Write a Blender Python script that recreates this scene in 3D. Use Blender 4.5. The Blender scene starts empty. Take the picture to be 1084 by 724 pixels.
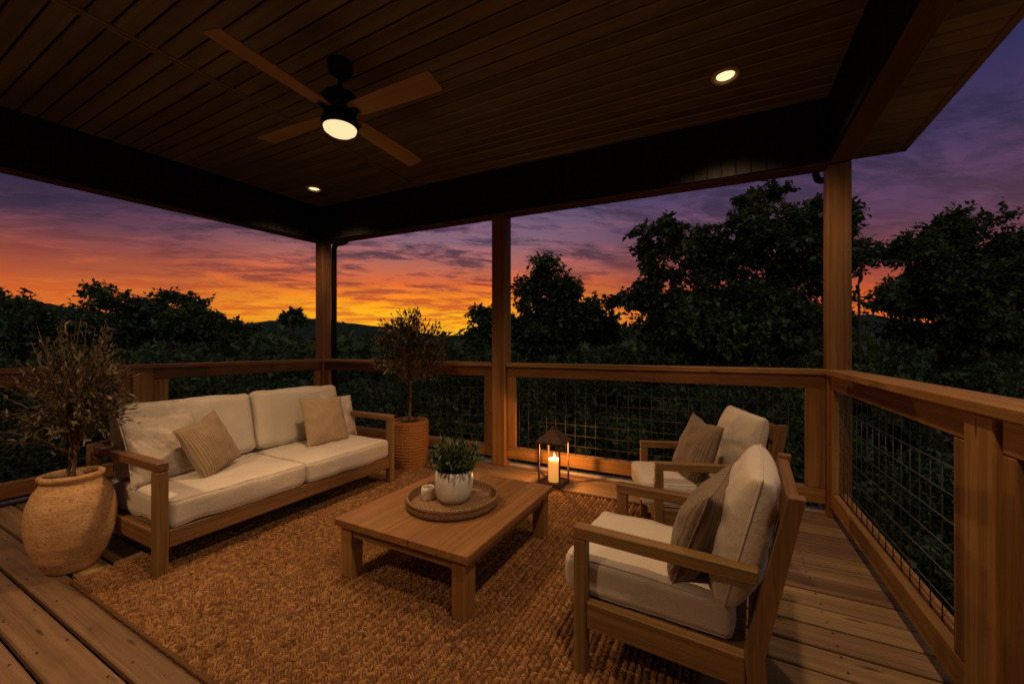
import bpy, math, random
import numpy as np
from mathutils import Vector, Matrix, Euler, noise as mnoise

R = math.radians
scene = bpy.context.scene
COL = scene.collection
rng = np.random.default_rng(7)
random.seed(7)

# ------------------------------------------------------------------ camera frame helpers (metres; eye at 1.2 m)
YAW = R(27.5); FPX = 420.0; HOR = 368.0; EYE = 1.2
FWD = np.array([-math.sin(YAW), math.cos(YAW)]); RGT = np.array([math.cos(YAW), math.sin(YAW)])
def ground_at(u, d):
    """world x, y of the spot d metres in front of the camera in the bearing of column u"""
    p = d * (FWD + (u - 542.0) / FPX * RGT)
    return float(p[0]), float(p[1])

# ------------------------------------------------------------------ object helpers
def link(o):
    COL.objects.link(o); return o
def tag(o, label=None, cat=None, group=None, kind=None):
    if label: o['label'] = label
    if cat: o['category'] = cat
    if group: o['group'] = group
    if kind: o['kind'] = kind
    return o
def thing(name, label, cat, loc=(0, 0, 0), rot=(0, 0, 0), group=None):
    o = bpy.data.objects.new(name, None); link(o)
    o.location = loc; o.rotation_euler = rot; o.empty_display_size = 0.1
    return tag(o, label, cat, group)
def copy_tree(o, parent=None):
    c = o.copy(); link(c)
    if parent is not None: c.parent = parent
    for ch in list(o.children): copy_tree(ch, c)
    return c

class MB:
    """collects geometry; build() links it as one mesh object. g = wood-grain coordinate, rnd = random per piece"""
    def __init__(s):
        s.v = []; s.f = []; s.g = []; s.r = []; s.n = 0; s.sm = []
    def add(s, verts, faces, g=None, rnd=None, smooth=False):
        verts = np.asarray(verts, float)
        k = len(verts)
        if g is None: g = verts + rng.uniform(0, 20, 3)
        if rnd is None: rnd = np.full(k, rng.random())
        s.v.append(verts); s.g.append(np.asarray(g, float)); s.r.append(np.asarray(rnd, float))
        for f in faces: s.f.append(tuple(int(i) + s.n for i in f))
        s.sm += [smooth] * len(faces)
        s.n += k
    def add_np(s, verts, faces, rnd, smooth=False):
        s.add(verts, faces.tolist(), g=verts, rnd=rnd, smooth=smooth)
    def box(s, x0, x1, y0, y1, z0, z1, b=0.003, M=None, axis=None):
        c = np.array([(x0+x1)/2, (y0+y1)/2, (z0+z1)/2]); h = np.array([abs(x1-x0)/2, abs(y1-y0)/2, abs(z1-z0)/2])
        b = min(b, h.min()*0.6)
        V = []; idx = {}
        for sx in (-1, 1):
            for sy in (-1, 1):
                for sz in (-1, 1):
                    sg = np.array([sx, sy, sz])
                    for k in range(3):
                        e = h - b; e[k] = h[k]
                        idx[(sx, sy, sz, k)] = len(V); V.append(sg*e)
        V = np.array(V); F = []
        def q(ids):
            p = V[ids]; nrm = np.cross(p[1]-p[0], p[2]-p[0])
            if nrm @ p.mean(0) < 0: ids = ids[::-1]
            F.append(ids)
        for k in range(3):
            i, j = [a for a in range(3) if a != k]
            for sgn in (-1, 1):
                ids = []
                for a, bb in ((-1, -1), (1, -1), (1, 1), (-1, 1)):
                    t = [0, 0, 0]; t[k] = sgn; t[i] = a; t[j] = bb
                    ids.append(idx[(*t, k)])
                q(ids)
            for a in (-1, 1):           # edges parallel to axis k, between faces i and j
                for bb in (-1, 1):
                    t0 = [0, 0, 0]; t0[k] = -1; t0[i] = a; t0[j] = bb
                    t1 = list(t0); t1[k] = 1
                    q([idx[(*t0, i)], idx[(*t1, i)], idx[(*t1, j)], idx[(*t0, j)]])
        for sx in (-1, 1):
            for sy in (-1, 1):
                for sz in (-1, 1): q([idx[(sx, sy, sz, k)] for k in range(3)])
        if axis is None: axis = int(np.argmax(h))
        o = [axis] + [a for a in range(3) if a != axis]
        g = V[:, o] + rng.uniform(0, 30, 3)
        W = V + c
        if M is not None: W = np.array([M @ Vector(p) for p in W])
        s.add(W, F, g)
    def prism(s, poly, w0, w1, plane='yz', axis_vec=None):
        """extrude polygon given in (y,z) along x from w0 to w1"""
        n = len(poly); P = []
        for w in (w0, w1):
            for a, b in poly: P.append((w, a, b))
        P = np.array(P, float)
        F = [list(range(n))[::-1], [n+i for i in range(n)]]
        area = sum(poly[i][0]*poly[(i+1) % n][1]-poly[(i+1) % n][0]*poly[i][1] for i in range(n))
        for i in range(n):
            j = (i+1) % n; F.append([i, j, n+j, n+i])
        if (area > 0) == (w1 < w0): F = [f[::-1] for f in F]
        g = P[:, [2, 0, 1]] + rng.uniform(0, 30, 3)
        s.add(P, F, g)
    def tube(s, pts, rad, n=6, smooth=True, cap=True):
        pts = [Vector(p) for p in pts]; m = len(pts)
        if not hasattr(rad, '__len__'): rad = [rad]*m
        V = []; up = None
        for i, p in enumerate(pts):
            t = (pts[min(i+1, m-1)] - pts[max(i-1, 0)])
            if t.length < 1e-9: t = Vector((0, 0, 1))
            t.normalize()
            if up is None:
                a = Vector((0, 0, 1)) if abs(t.z) < 0.9 else Vector((1, 0, 0))
                up = (a - t*a.dot(t)).normalized()
            else:
                up = (up - t*up.dot(t))
                up = up.normalized() if up.length > 1e-6 else Vector((1, 0, 0))
            sd = t.cross(up)
            for k in range(n):
                a = 2*math.pi*(k+.5)/n
                V.append(p + (up*math.cos(a) + sd*math.sin(a))*rad[i])
        F = []
        for i in range(m-1):
            for k in range(n):
                k2 = (k+1) % n
                F.append([i*n+k, i*n+k2, (i+1)*n+k2, (i+1)*n+k])
        if cap:
            F.append(list(range(n))[::-1]); F.append([(m-1)*n+k for k in range(n)])
        s.add(np.array(V), F, smooth=smooth)
    def lathe(s, prof, n=40, c=(0, 0, 0), wob=0.0, seed=0, smooth=True):
        V = []; m = len(prof)
        for r, z in prof:
            for k in range(n):
                a = 2*math.pi*k/n
                rr = r
                if wob: rr = r*(1+wob*mnoise.noise(Vector((math.cos(a)*2+seed, math.sin(a)*2, z*6))))
                V.append((c[0]+rr*math.cos(a), c[1]+rr*math.sin(a), c[2]+z))
        F = []
        for i in range(m-1):
            for k in range(n):
                k2 = (k+1) % n
                F.append([i*n+k, i*n+k2, (i+1)*n+k2, (i+1)*n+k])
        if prof[0][0] > 1e-6: F.append(list(range(n))[::-1])
        if prof[-1][0] > 1e-6: F.append([(m-1)*n+k for k in range(n)])
        s.add(np.array(V), F, smooth=smooth)
    def build(s, name, mat, parent=None, fn=None):
        me = bpy.data.meshes.new(name)
        V = np.concatenate(s.v) if s.v else np.zeros((0, 3))
        if fn is not None: V = fn(V)
        me.vertices.add(len(V)); me.vertices.foreach_set('co', V.ravel())
        ln = np.array([len(f) for f in s.f]); st = np.concatenate([[0], np.cumsum(ln)[:-1]])
        me.loops.add(int(ln.sum())); me.loops.foreach_set('vertex_index', np.fromiter((i for f in s.f for i in f), int, int(ln.sum())))
        me.polygons.add(len(ln)); me.polygons.foreach_set('loop_start', st); me.polygons.foreach_set('loop_total', ln)
        me.polygons.foreach_set('use_smooth', np.array(s.sm, bool))
        me.update(calc_edges=True); me.validate()
        if len(me.vertices) == len(V):
            a = me.attributes.new('g', 'FLOAT_VECTOR', 'POINT'); a.data.foreach_set('vector', np.concatenate(s.g).ravel())
            a = me.attributes.new('rnd', 'FLOAT', 'POINT'); a.data.foreach_set('value', np.concatenate(s.r))
        me.materials.append(mat)
        o = link(bpy.data.objects.new(name, me))
        if parent is not None: o.parent = parent
        return o

# ------------------------------------------------------------------ materials
def new_mat(name):
    m = bpy.data.materials.new(name); m.use_nodes = True
    nt = m.node_tree
    for n in list(nt.nodes): nt.nodes.remove(n)
    out = nt.nodes.new('ShaderNodeOutputMaterial'); p = nt.nodes.new('ShaderNodeBsdfPrincipled')
    nt.links.new(p.outputs[0], out.inputs[0])
    return m, nt, p, out
def N(nt, t, **kw):
    n = nt.nodes.new(t)
    for k, v in kw.items():
        if hasattr(n, k): setattr(n, k, v)
        else: n.inputs[k.replace('_', ' ')].default_value = v
    return n
def ramp(nt, fac, stops, interp='LINEAR'):
    r = nt.nodes.new('ShaderNodeValToRGB'); e = r.color_ramp.elements; r.color_ramp.interpolation = interp
    while len(e) < len(stops): e.new(0.5)
    for i, (p, c) in enumerate(stops):
        e[i].position = p; e[i].color = (*c, 1) if len(c) == 3 else c
    nt.links.new(fac, r.inputs[0]); return r.outputs[0]
def mix(nt, a, b, fac, mode='MIX'):
    m = nt.nodes.new('ShaderNodeMix'); m.data_type = 'RGBA'; m.blend_type = mode
    for i, v in ((6, a), (7, b)):
        if isinstance(v, tuple): m.inputs[i].default_value = (*v, 1)
        else: nt.links.new(v, m.inputs[i])
    if isinstance(fac, float): m.inputs[0].default_value = fac
    else: nt.links.new(fac, m.inputs[0])
    return m.outputs[2]
def math_(nt, op, a, b=None, c=None, clamp=False):
    m = nt.nodes.new('ShaderNodeMath'); m.operation = op; m.use_clamp = clamp
    for i, v in enumerate((a, b, c)):
        if v is None: continue
        if isinstance(v, (int, float)): m.inputs[i].default_value = v
        else: nt.links.new(v, m.inputs[i])
    return m.outputs[0]
def bump(nt, p, h, strength=0.3, dist=0.01, prev=None):
    b = nt.nodes.new('ShaderNodeBump'); b.inputs['Strength'].default_value = strength; b.inputs['Distance'].default_value = dist
    nt.links.new(h, b.inputs['Height'])
    if prev is not None: nt.links.new(prev, b.inputs['Normal'])
    if p is not None: nt.links.new(b.outputs[0], p.inputs['Normal'])
    return b.outputs[0]
def scaled(nt, vec, s):
    m = nt.nodes.new('ShaderNodeVectorMath'); m.operation = 'MULTIPLY'
    nt.links.new(vec, m.inputs[0]); m.inputs[1].default_value = s
    return m.outputs[0]
def noise(nt, vec, scale=1.0, detail=4.0, rough=0.55, dist=0.0):
    n = nt.nodes.new('ShaderNodeTexNoise'); n.inputs['Scale'].default_value = scale; n.inputs['Detail'].default_value = detail
    n.inputs['Roughness'].default_value = rough; n.inputs['Distortion'].default_value = dist
    nt.links.new(vec, n.inputs['Vector']); return n.outputs['Fac']

def wood(name, dark, light, rough=0.55, grain=1.0, knots=0.0, var=0.35, bstr=0.25, spec=0.3):
    m, nt, p, out = new_mat(name)
    g = N(nt, 'ShaderNodeAttribute', attribute_name='g').outputs['Vector']
    rnd = N(nt, 'ShaderNodeAttribute', attribute_name='rnd').outputs['Fac']
    warp = noise(nt, scaled(nt, g, (1.5, 8, 8)), 1.0, 3)
    wv = nt.nodes.new('ShaderNodeVectorMath'); wv.operation = 'ADD'
    cmb = nt.nodes.new('ShaderNodeCombineXYZ'); nt.links.new(math_(nt, 'MULTIPLY', warp, 0.05), cmb.inputs[1])
    nt.links.new(g, wv.inputs[0]); nt.links.new(cmb.outputs[0], wv.inputs[1])
    gw = wv.outputs[0]
    rings = noise(nt, scaled(nt, gw, (0.7*grain, 38*grain, 38*grain)), 1.0, 3, 0.6, 0.4)
    fine = noise(nt, scaled(nt, gw, (5*grain, 220*grain, 220*grain)), 1.0, 2, 0.6)
    blot = noise(nt, scaled(nt, g, (1.4, 5, 5)), 1.0, 4)
    f = math_(nt, 'ADD', math_(nt, 'MULTIPLY', rings, 0.75), math_(nt, 'MULTIPLY', fine, 0.25))
    c = ramp(nt, f, [(0.36, dark), (0.62, light)])
    c = mix(nt, c, (dark[0]*0.75, dark[1]*0.72, dark[2]*0.7), math_(nt, 'MULTIPLY', ramp(nt, blot, [(0.42, (0, 0, 0)), (0.7, (1, 1, 1))]), 0.55))
    hs = nt.nodes.new('ShaderNodeHueSaturation')
    nt.links.new(c, hs.inputs['Color'])
    nt.links.new(math_(nt, 'MULTIPLY_ADD', rnd, var, 1-var/2), hs.inputs['Value'])
    nt.links.new(math_(nt, 'MULTIPLY_ADD', rnd, 0.02, 0.49), hs.inputs['Hue'])
    c = hs.outputs[0]
    if knots:
        v = nt.nodes.new('ShaderNodeTexVoronoi'); v.feature = 'F1'; v.inputs['Scale'].default_value = 1.0
        nt.links.new(scaled(nt, gw, (2.2, 9, 9)), v.inputs['Vector'])
        k = ramp(nt, v.outputs['Distance'], [(0.0, (1, 1, 1)), (0.06*knots, (0.85,)*3), (0.11*knots, (0, 0, 0))])
        c = mix(nt, c, (dark[0]*0.35, dark[1]*0.3, dark[2]*0.3), k)
    nt.links.new(c, p.inputs['Base Color'])
    nt.links.new(math_(nt, 'MULTIPLY_ADD', rings, 0.25, rough-0.12), p.inputs['Roughness'])
    p.inputs['Specular IOR Level'].default_value = spec
    bump(nt, p, f, bstr, 0.004)
    return m

def fabric(name, col, col2, rib=0.0, weave=520.0, wr=0.25):
    m, nt, p, out = new_mat(name)
    tc = N(nt, 'ShaderNodeTexCoord').outputs['Object']
    big = noise(nt, tc, 5.0, 4)
    thr = noise(nt, scaled(nt, tc, (weave, weave*0.5, weave*0.25)), 1.0, 2)
    thr2 = noise(nt, scaled(nt, tc, (weave*0.2, weave*0.5, weave)), 1.0, 2)
    c = mix(nt, col, col2, ramp(nt, big, [(0.3, (0, 0, 0)), (0.75, (1, 1, 1))]))
    c = mix(nt, c, (col2[0]*0.6, col2[1]*0.58, col2[2]*0.55), math_(nt, 'MULTIPLY', math_(nt, 'MULTIPLY', thr, thr2), 0.9))
    h = math_(nt, 'ADD', thr, thr2)
    nb = bump(nt, None, noise(nt, tc, 14.0, 3), wr, 0.02)
    if rib:
        sx = nt.nodes.new('ShaderNodeSeparateXYZ'); nt.links.new(tc, sx.inputs[0])
        wob = noise(nt, scaled(nt, tc, (10, 10, 3)), 1.0, 2)
        s1 = math_(nt, 'SINE', math_(nt, 'MULTIPLY_ADD', wob, 5.0, math_(nt, 'MULTIPLY', sx.outputs[0], rib)))
        s2 = noise(nt, scaled(nt, tc, (rib*0.35, 6, 6)), 1.0, 2)
        st = math_(nt, 'MULTIPLY_ADD', s1, 0.3, math_(nt, 'MULTIPLY', s2, 0.9))
        c = mix(nt, c, (col2[0]*0.30, col2[1]*0.28, col2[2]*0.26), ramp(nt, st, [(0.25, (0.5,)*3), (0.62, (0, 0, 0))]))
        nb = bump(nt, None, st, 0.45, 0.006, nb)
    nt.links.new(c, p.inputs['Base Color'])
    p.inputs['Roughness'].default_value = 0.95; p.inputs['Specular IOR Level'].default_value = 0.1
    p.inputs['Sheen Weight'].default_value = 0.15; p.inputs['Sheen Roughness'].default_value = 0.5
    bump(nt, p, h, 0.3, 0.002, nb)
    return m

def plain(name, col, rough=0.5, metal=0.0, spec=0.4, nscale=0, namp=0.15, bstr=0.0):
    m, nt, p, out = new_mat(name)
    p.inputs['Roughness'].default_value = rough; p.inputs['Metallic'].default_value = metal; p.inputs['Specular IOR Level'].default_value = spec
    if nscale:
        tc = N(nt, 'ShaderNodeTexCoord').outputs['Object']
        n = noise(nt, tc, nscale, 5)
        lo = tuple(c*(1-namp) for c in col); hi = tuple(min(1, c*(1+namp)) for c in col)
        nt.links.new(ramp(nt, n, [(0.3, lo), (0.7, hi)]), p.inputs['Base Color'])
        if bstr: bump(nt, p, n, bstr, 0.01)
    else: p.inputs['Base Color'].default_value = (*col, 1)
    return m

def leaf_mat(name, c1, c2, c3, trans=0.25, rough=0.5, spec=0.35):
    m, nt, p, out = new_mat(name)
    rnd = N(nt, 'ShaderNodeAttribute', attribute_name='rnd').outputs['Fac']
    c = ramp(nt, rnd, [(0.0, c1), (0.55, c2), (1.0, c3)])
    nt.links.new(c, p.inputs['Base Color']); p.inputs['Roughness'].default_value = rough; p.inputs['Specular IOR Level'].default_value = spec
    if trans:
        t = nt.nodes.new('ShaderNodeBsdfTranslucent'); nt.links.new(c, t.inputs[0])
        mx = nt.nodes.new('ShaderNodeMixShader'); mx.inputs[0].default_value = trans
        nt.links.new(p.outputs[0], mx.inputs[1]); nt.links.new(t.outputs[0], mx.inputs[2]); nt.links.new(mx.outputs[0], out.inputs[0])
    return m

def emit(name, col, s):
    m = bpy.data.materials.new(name); m.use_nodes = True; nt = m.node_tree
    for n in list(nt.nodes): nt.nodes.remove(n)
    o = nt.nodes.new('ShaderNodeOutputMaterial'); e = nt.nodes.new('ShaderNodeEmission')
    e.inputs[0].default_value = (*col, 1); e.inputs[1].default_value = s
    nt.links.new(e.outputs[0], o.inputs[0]); return m

M_deck = wood('deck_wood', (0.150, 0.090, 0.045), (0.265, 0.163, 0.084), 0.6, 0.8, 1.1, 0.40, 0.5)
M_rail = wood('cedar_rail', (0.165, 0.077, 0.021), (0.33, 0.165, 0.050), 0.55, 0.9, 0.8, 0.42, 0.3)
M_teak = wood('teak_frame', (0.125, 0.061, 0.021), (0.24, 0.125, 0.046), 0.5, 1.2, 0, 0.18, 0.2)
M_table = wood('table_wood', (0.19, 0.090, 0.025), (0.29, 0.148, 0.046), 0.5, 1.0, 0, 0.22, 0.22)
M_ceil = wood('ceiling_boards', (0.150, 0.120, 0.076), (0.23, 0.185, 0.118), 0.36, 0.7, 0, 0.35, 0.12, 0.6)
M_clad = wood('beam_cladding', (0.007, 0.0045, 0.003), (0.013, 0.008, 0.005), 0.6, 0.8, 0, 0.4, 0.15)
M_soff = wood('soffit_boards', (0.38, 0.29, 0.17), (0.52, 0.41, 0.25), 0.6, 0.7, 0, 0.3, 0.15)
M_beam = wood('beam_wood', (0.12, 0.060, 0.020), (0.21, 0.11, 0.040), 0.55, 0.8, 0.5, 0.3, 0.2)
M_blade = wood('fan_blade_wood', (0.34, 0.21, 0.10), (0.46, 0.295, 0.145), 0.45, 1.0, 0, 0.15, 0.1)
M_cream = fabric('cream_canvas', (0.62, 0.545, 0.45), (0.565, 0.49, 0.395))
M_creamp = fabric('cream_pillow_cloth', (0.60, 0.515, 0.41), (0.53, 0.45, 0.35), wr=0.5)
M_tan = fabric('tan_ribbed_cloth', (0.40, 0.29, 0.175), (0.34, 0.24, 0.14), rib=420.0, wr=0.4)
M_linen = fabric('tan_linen_cloth', (0.43, 0.32, 0.20), (0.37, 0.265, 0.16), wr=0.4)
M_brown = fabric('brown_corded_cloth', (0.27, 0.195, 0.125), (0.22, 0.155, 0.098), rib=400.0, wr=0.4)
M_black = plain('black_metal', (0.012, 0.011, 0.010), 0.45, 0.6, 0.4)
M_bronze = plain('bronze_metal', (0.075, 0.042, 0.022), 0.7, 0.15, 0.25, 40, 0.4, 0.1)
M_wire = plain('galvanised_wire', (0.065, 0.064, 0.062), 0.6, 0.4, 0.5)
M_wiredk = plain('dark_wire', (0.06, 0.058, 0.055), 0.55, 0.5, 0.4)
M_white = plain('white_glaze', (0.66, 0.60, 0.52), 0.35, 0, 0.45, 6, 0.05)
M_soil = plain('soil', (0.022, 0.014, 0.008), 0.95, 0, 0.1, 60, 0.6, 0.8)
M_edge = plain('deck_edge_board', (0.42, 0.37, 0.31), 0.6, 0, 0.3, 9, 0.2)
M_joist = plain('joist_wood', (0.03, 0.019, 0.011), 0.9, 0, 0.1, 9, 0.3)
M_bark = plain('bark', (0.045, 0.03, 0.02), 0.9, 0, 0.15, 12, 0.45, 0.6)
M_ogbark = plain('shrub_bark', (0.12, 0.07, 0.038), 0.85, 0, 0.2, 40, 0.4, 0.5)
M_trim = plain('light_trim', (0.7, 0.6, 0.45), 0.5)
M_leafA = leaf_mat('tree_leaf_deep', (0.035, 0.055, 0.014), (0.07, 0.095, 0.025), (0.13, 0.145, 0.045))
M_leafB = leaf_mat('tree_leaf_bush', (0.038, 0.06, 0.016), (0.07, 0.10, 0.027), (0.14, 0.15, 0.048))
M_olive = leaf_mat('olive_leaf', (0.058, 0.050, 0.022), (0.092, 0.078, 0.036), (0.155, 0.128, 0.066), 0.12, 0.45)
M_olive2 = leaf_mat('shrub_leaf', (0.05, 0.042, 0.016), (0.075, 0.062, 0.025), (0.13, 0.10, 0.045), 0.12, 0.45)
M_herb = leaf_mat('herb_leaf', (0.022, 0.045, 0.014), (0.045, 0.08, 0.026), (0.09, 0.13, 0.05), 0.12, 0.4)

# glass
M_glass, nt, p, out = new_mat('lantern_glass')
p.inputs['Base Color'].default_value = (1, 1, 1, 1); p.inputs['Roughness'].default_value = 0.02; p.inputs['IOR'].default_value = 1.2
p.inputs['Transmission Weight'].default_value = 1.0
tr = nt.nodes.new('ShaderNodeBsdfTransparent'); gl = nt.nodes.new('ShaderNodeBsdfGlossy'); gl.inputs['Roughness'].default_value = 0.1
mx = nt.nodes.new('ShaderNodeMixShader'); fr = nt.nodes.new('ShaderNodeLayerWeight'); fr.inputs[0].default_value = 0.5
nt.links.new(math_(nt, 'MULTIPLY_ADD', math_(nt, 'POWER', fr.outputs[1], 5.0), 0.3, 0.0), mx.inputs[0]); nt.links.new(tr.outputs[0], mx.inputs[1]); nt.links.new(gl.outputs[0], mx.inputs[2]); nt.links.new(mx.outputs[0], out.inputs[0])
nt.nodes.remove(p)

# terracotta jar
M_jar, nt, p, out = new_mat('weathered_terracotta')
tc = N(nt, 'ShaderNodeTexCoord').outputs['Object']
n1 = noise(nt, tc, 9.0, 6, 0.6); n2 = noise(nt, scaled(nt, tc, (58, 58, 84)), 1.0, 6, 0.72, 0.2); n3 = noise(nt, tc, 95.0, 3)
c = ramp(nt, n1, [(0.3, (0.50, 0.275, 0.115)), (0.55, (0.62, 0.375, 0.175)), (0.8, (0.70, 0.475, 0.26))])
c = mix(nt, c, (0.30, 0.125, 0.035), ramp(nt, n2, [(0.36, (0.75,)*3), (0.48, (0, 0, 0))]))
nt.links.new(c, p.inputs['Base Color']); p.inputs['Roughness'].default_value = 0.85; p.inputs['Specular IOR Level'].default_value = 0.2
nb = bump(nt, None, n2, 0.7, 0.016); bump(nt, p, n3, 0.35, 0.005, nb)
# woven (basket / tray / rug) materials
def woven(name, c1, c2, su, sv, bstr=0.9):
    m, nt, p, out = new_mat(name)
    tc = N(nt, 'ShaderNodeTexCoord').outputs['Object']
    sp = nt.nodes.new('ShaderNodeSeparateXYZ'); nt.links.new(tc, sp.inputs[0])
    ang = math_(nt, 'ARCTAN2', sp.outputs[1], sp.outputs[0])
    wob = noise(nt, tc, 20.0, 3)
    row = math_(nt, 'MULTIPLY_ADD', wob, 0.35, math_(nt, 'MULTIPLY', sp.outputs[2], sv))
    odd = math_(nt, 'MULTIPLY', math_(nt, 'MODULO', math_(nt, 'FLOOR', row), 2.0), math.pi)
    a = math_(nt, 'SINE', math_(nt, 'ADD', math_(nt, 'MULTIPLY', ang, su), odd))
    b = math_(nt, 'ABSOLUTE', math_(nt, 'SINE', math_(nt, 'MULTIPLY', row, math.pi)))
    h = math_(nt, 'MULTIPLY', b, math_(nt, 'MULTIPLY_ADD', a, 0.4, 0.6))
    c = ramp(nt, h, [(0.05, tuple(x*0.35 for x in c1)), (0.35, c1), (0.9, c2)])
    c = mix(nt, c, tuple(x*0.5 for x in c1), math_(nt, 'MULTIPLY', ramp(nt, noise(nt, tc, 45.0, 4), [(0.4, (0, 0, 0)), (0.75, (1, 1, 1))]), 0.5))
    nt.links.new(c, p.inputs['Base Color']); p.inputs['Roughness'].default_value = 0.85; p.inputs['Specular IOR Level'].default_value = 0.2
    bump(nt, p, h, bstr, 0.012); return m
M_basket = woven('seagrass_weave', (0.36, 0.150, 0.042), (0.46, 0.205, 0.066), 40, 62, .5)
M_tray = woven('rattan_weave', (0.22, 0.12, 0.058), (0.38, 0.23, 0.12), 72, 150, .6)
M_rug, nt, p, out = new_mat('braided_jute')
rnd = N(nt, 'ShaderNodeAttribute', attribute_name='rnd').outputs['Fac']
g = N(nt, 'ShaderNodeAttribute', attribute_name='g').outputs['Vector']
c = ramp(nt, rnd, [(0.0, (0.035, 0.015, 0.006)), (0.1, (0.08, 0.035, 0.012)), (0.5, (0.225, 0.107, 0.036)), (1.0, (0.43, 0.225, 0.080))])
big = noise(nt, g, 2.2, 4)
c = mix(nt, c, (0.18, 0.08, 0.03), math_(nt, 'MULTIPLY', ramp(nt, big, [(0.35, (0, 0, 0)), (0.75, (1, 1, 1))]), 0.45))
fib = noise(nt, scaled(nt, g, (260, 90, 160)), 1.0, 2)
c = mix(nt, c, (0.10, 0.045, 0.018), math_(nt, 'MULTIPLY', ramp(nt, fib, [(0.35, (1, 1, 1)), (0.6, (0, 0, 0))]), 0.5))
nt.links.new(c, p.inputs['Base Color']); p.inputs['Roughness'].default_value = 0.85; p.inputs['Specular IOR Level'].default_value = 0.2
bump(nt, p, fib, 0.4, 0.003)
# candle wax: the flame's glow through it is put in as emission
M_wax, nt, p, out = new_mat('candle_wax')
p.inputs['Base Color'].default_value = (0.85, 0.62, 0.30, 1); p.inputs['Roughness'].default_value = 0.5
p.inputs['Subsurface Weight'].default_value = 0.6; p.inputs['Subsurface Radius'].default_value = (0.06, 0.03, 0.01); p.inputs['Subsurface Scale'].default_value = 1.0
p.inputs['Emission Color'].default_value = (1.0, 0.42, 0.08, 1); p.inputs['Emission Strength'].default_value = 0.55
M_wax2 = plain('ivory_wax', (0.66, 0.56, 0.42), 0.45, 0, 0.4, 30, 0.06)
M_flame = emit('flame', (1.0, 0.62, 0.2), 9.0)
M_bulb = emit('lamp_diffuser', (1.0, 0.72, 0.38), 1.12)
M_down = emit('downlight_lens', (1.0, 0.70, 0.34), 1.5)

# ------------------------------------------------------------------ ground and hills (one sheet to the horizon)
def terrain_z(x, y):
    d = np.hypot(x, y)
    z = -4.6 - 0.9*np.clip((d-8)/40, 0, 1)
    az = np.arctan2(x, y)
    ridge = 10.0 + 2.2*np.sin(az*5+1.3) + 1.4*np.sin(az*13+.4) + 0.7*np.sin(az*31)
    t = np.clip((d-70)/110, 0, 1); t = t*t*(3-2*t)
    return z + t*(ridge+5.5)
def make_terrain():
    nr, na = 90, 220
    rr = np.concatenate([np.linspace(0.5, 60, 30), np.linspace(64, 240, 48), np.linspace(300, 1500, 12)])
    aa = np.linspace(0, 2*math.pi, na, endpoint=False)
    V = []
    for r in rr:
        x = r*np.sin(aa); y = r*np.cos(aa); z = terrain_z(x, y)
        if r > 70:
            z = z + np.array([1.1*mnoise.noise(Vector((a*.10, b*.10, 0))) + 0.9*mnoise.noise(Vector((a*.31, b*.31, 5))) for a, b in zip(x, y)])*min(1, (r-70)/40)
        V.append(np.stack([x, y, z], 1))
    V = np.concatenate(V); F = []
    for i in range(len(rr)-1):
        for k in range(na):
            k2 = (k+1) % na; F.append([i*na+k, (i+1)*na+k, (i+1)*na+k2, i*na+k2])
    F.append(list(range(na)))
    m, nt, p, out = new_mat('wooded_ground')
    tc = N(nt, 'ShaderNodeTexCoord').outputs['Object']
    n1 = noise(nt, tc, 0.35, 8, 0.65)
    c = ramp(nt, n1, [(0.3, (0.014, 0.021, 0.017)), (0.5, (0.028, 0.038, 0.030)), (0.75, (0.050, 0.062, 0.048))])
    nt.links.new(c, p.inputs['Base Color']); p.inputs['Roughness'].default_value = 0.95; p.inputs['Specular IOR Level'].default_value = 0.05
    bump(nt, p, n1, 1.0, 1.2)
    mb = MB(); mb.add(V, F, g=V, rnd=np.zeros(len(V)), smooth=True)
    tag(mb.build('terrain', m), 'dark wooded valley floor rising to low far hills', 'terrain', kind='structure')
make_terrain()

# ------------------------------------------------------------------ deck
XL, XR, YB = -4.70, 0.70, 3.56         # inner faces of left, right and back railings
YN = -2.2                              # near end of deck (house side)
def make_deck():
    mb = MB(); y = 0.49 - 0.15*18; k = 0
    while y < 3.55:
        y1 = min(y+0.15-0.015, 3.60)
        zz = rng.uniform(-0.0015, 0.0015)
        mb.box(-4.86, 0.86, y, y1, -0.03+zz, zz, 0.005, axis=0)
        y += 0.15
    if 3.60 - y > 0.02: mb.box(-4.86, 0.86, y, 3.60, -0.03, 0.0, 0.004, axis=0)
    tag(mb.build('deck_floor', M_deck), 'long brown timber deck boards running across the porch floor', 'floor', kind='structure')
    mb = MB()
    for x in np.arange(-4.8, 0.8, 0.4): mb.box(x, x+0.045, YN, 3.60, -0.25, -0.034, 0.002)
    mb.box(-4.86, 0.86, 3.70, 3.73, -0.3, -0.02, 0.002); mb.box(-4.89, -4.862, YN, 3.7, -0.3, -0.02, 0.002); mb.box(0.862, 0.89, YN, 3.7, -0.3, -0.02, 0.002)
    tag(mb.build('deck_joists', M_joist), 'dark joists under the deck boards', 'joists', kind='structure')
    mb = MB()
    mb.box(-4.86, 0.88, 3.605, 3.69, -0.03, 0.012, 0.003)
    mb.box(0.80, 0.885, YN, 3.60, 0.004, 0.016, 0.003); mb.box(-4.885, -4.80, YN, 3.60, 0.004, 0.016, 0.003)
    tag(mb.build('deck_edging', M_edge), 'pale edging board along the rim of the deck below the railing', 'edging', kind='structure')
make_deck()
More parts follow.
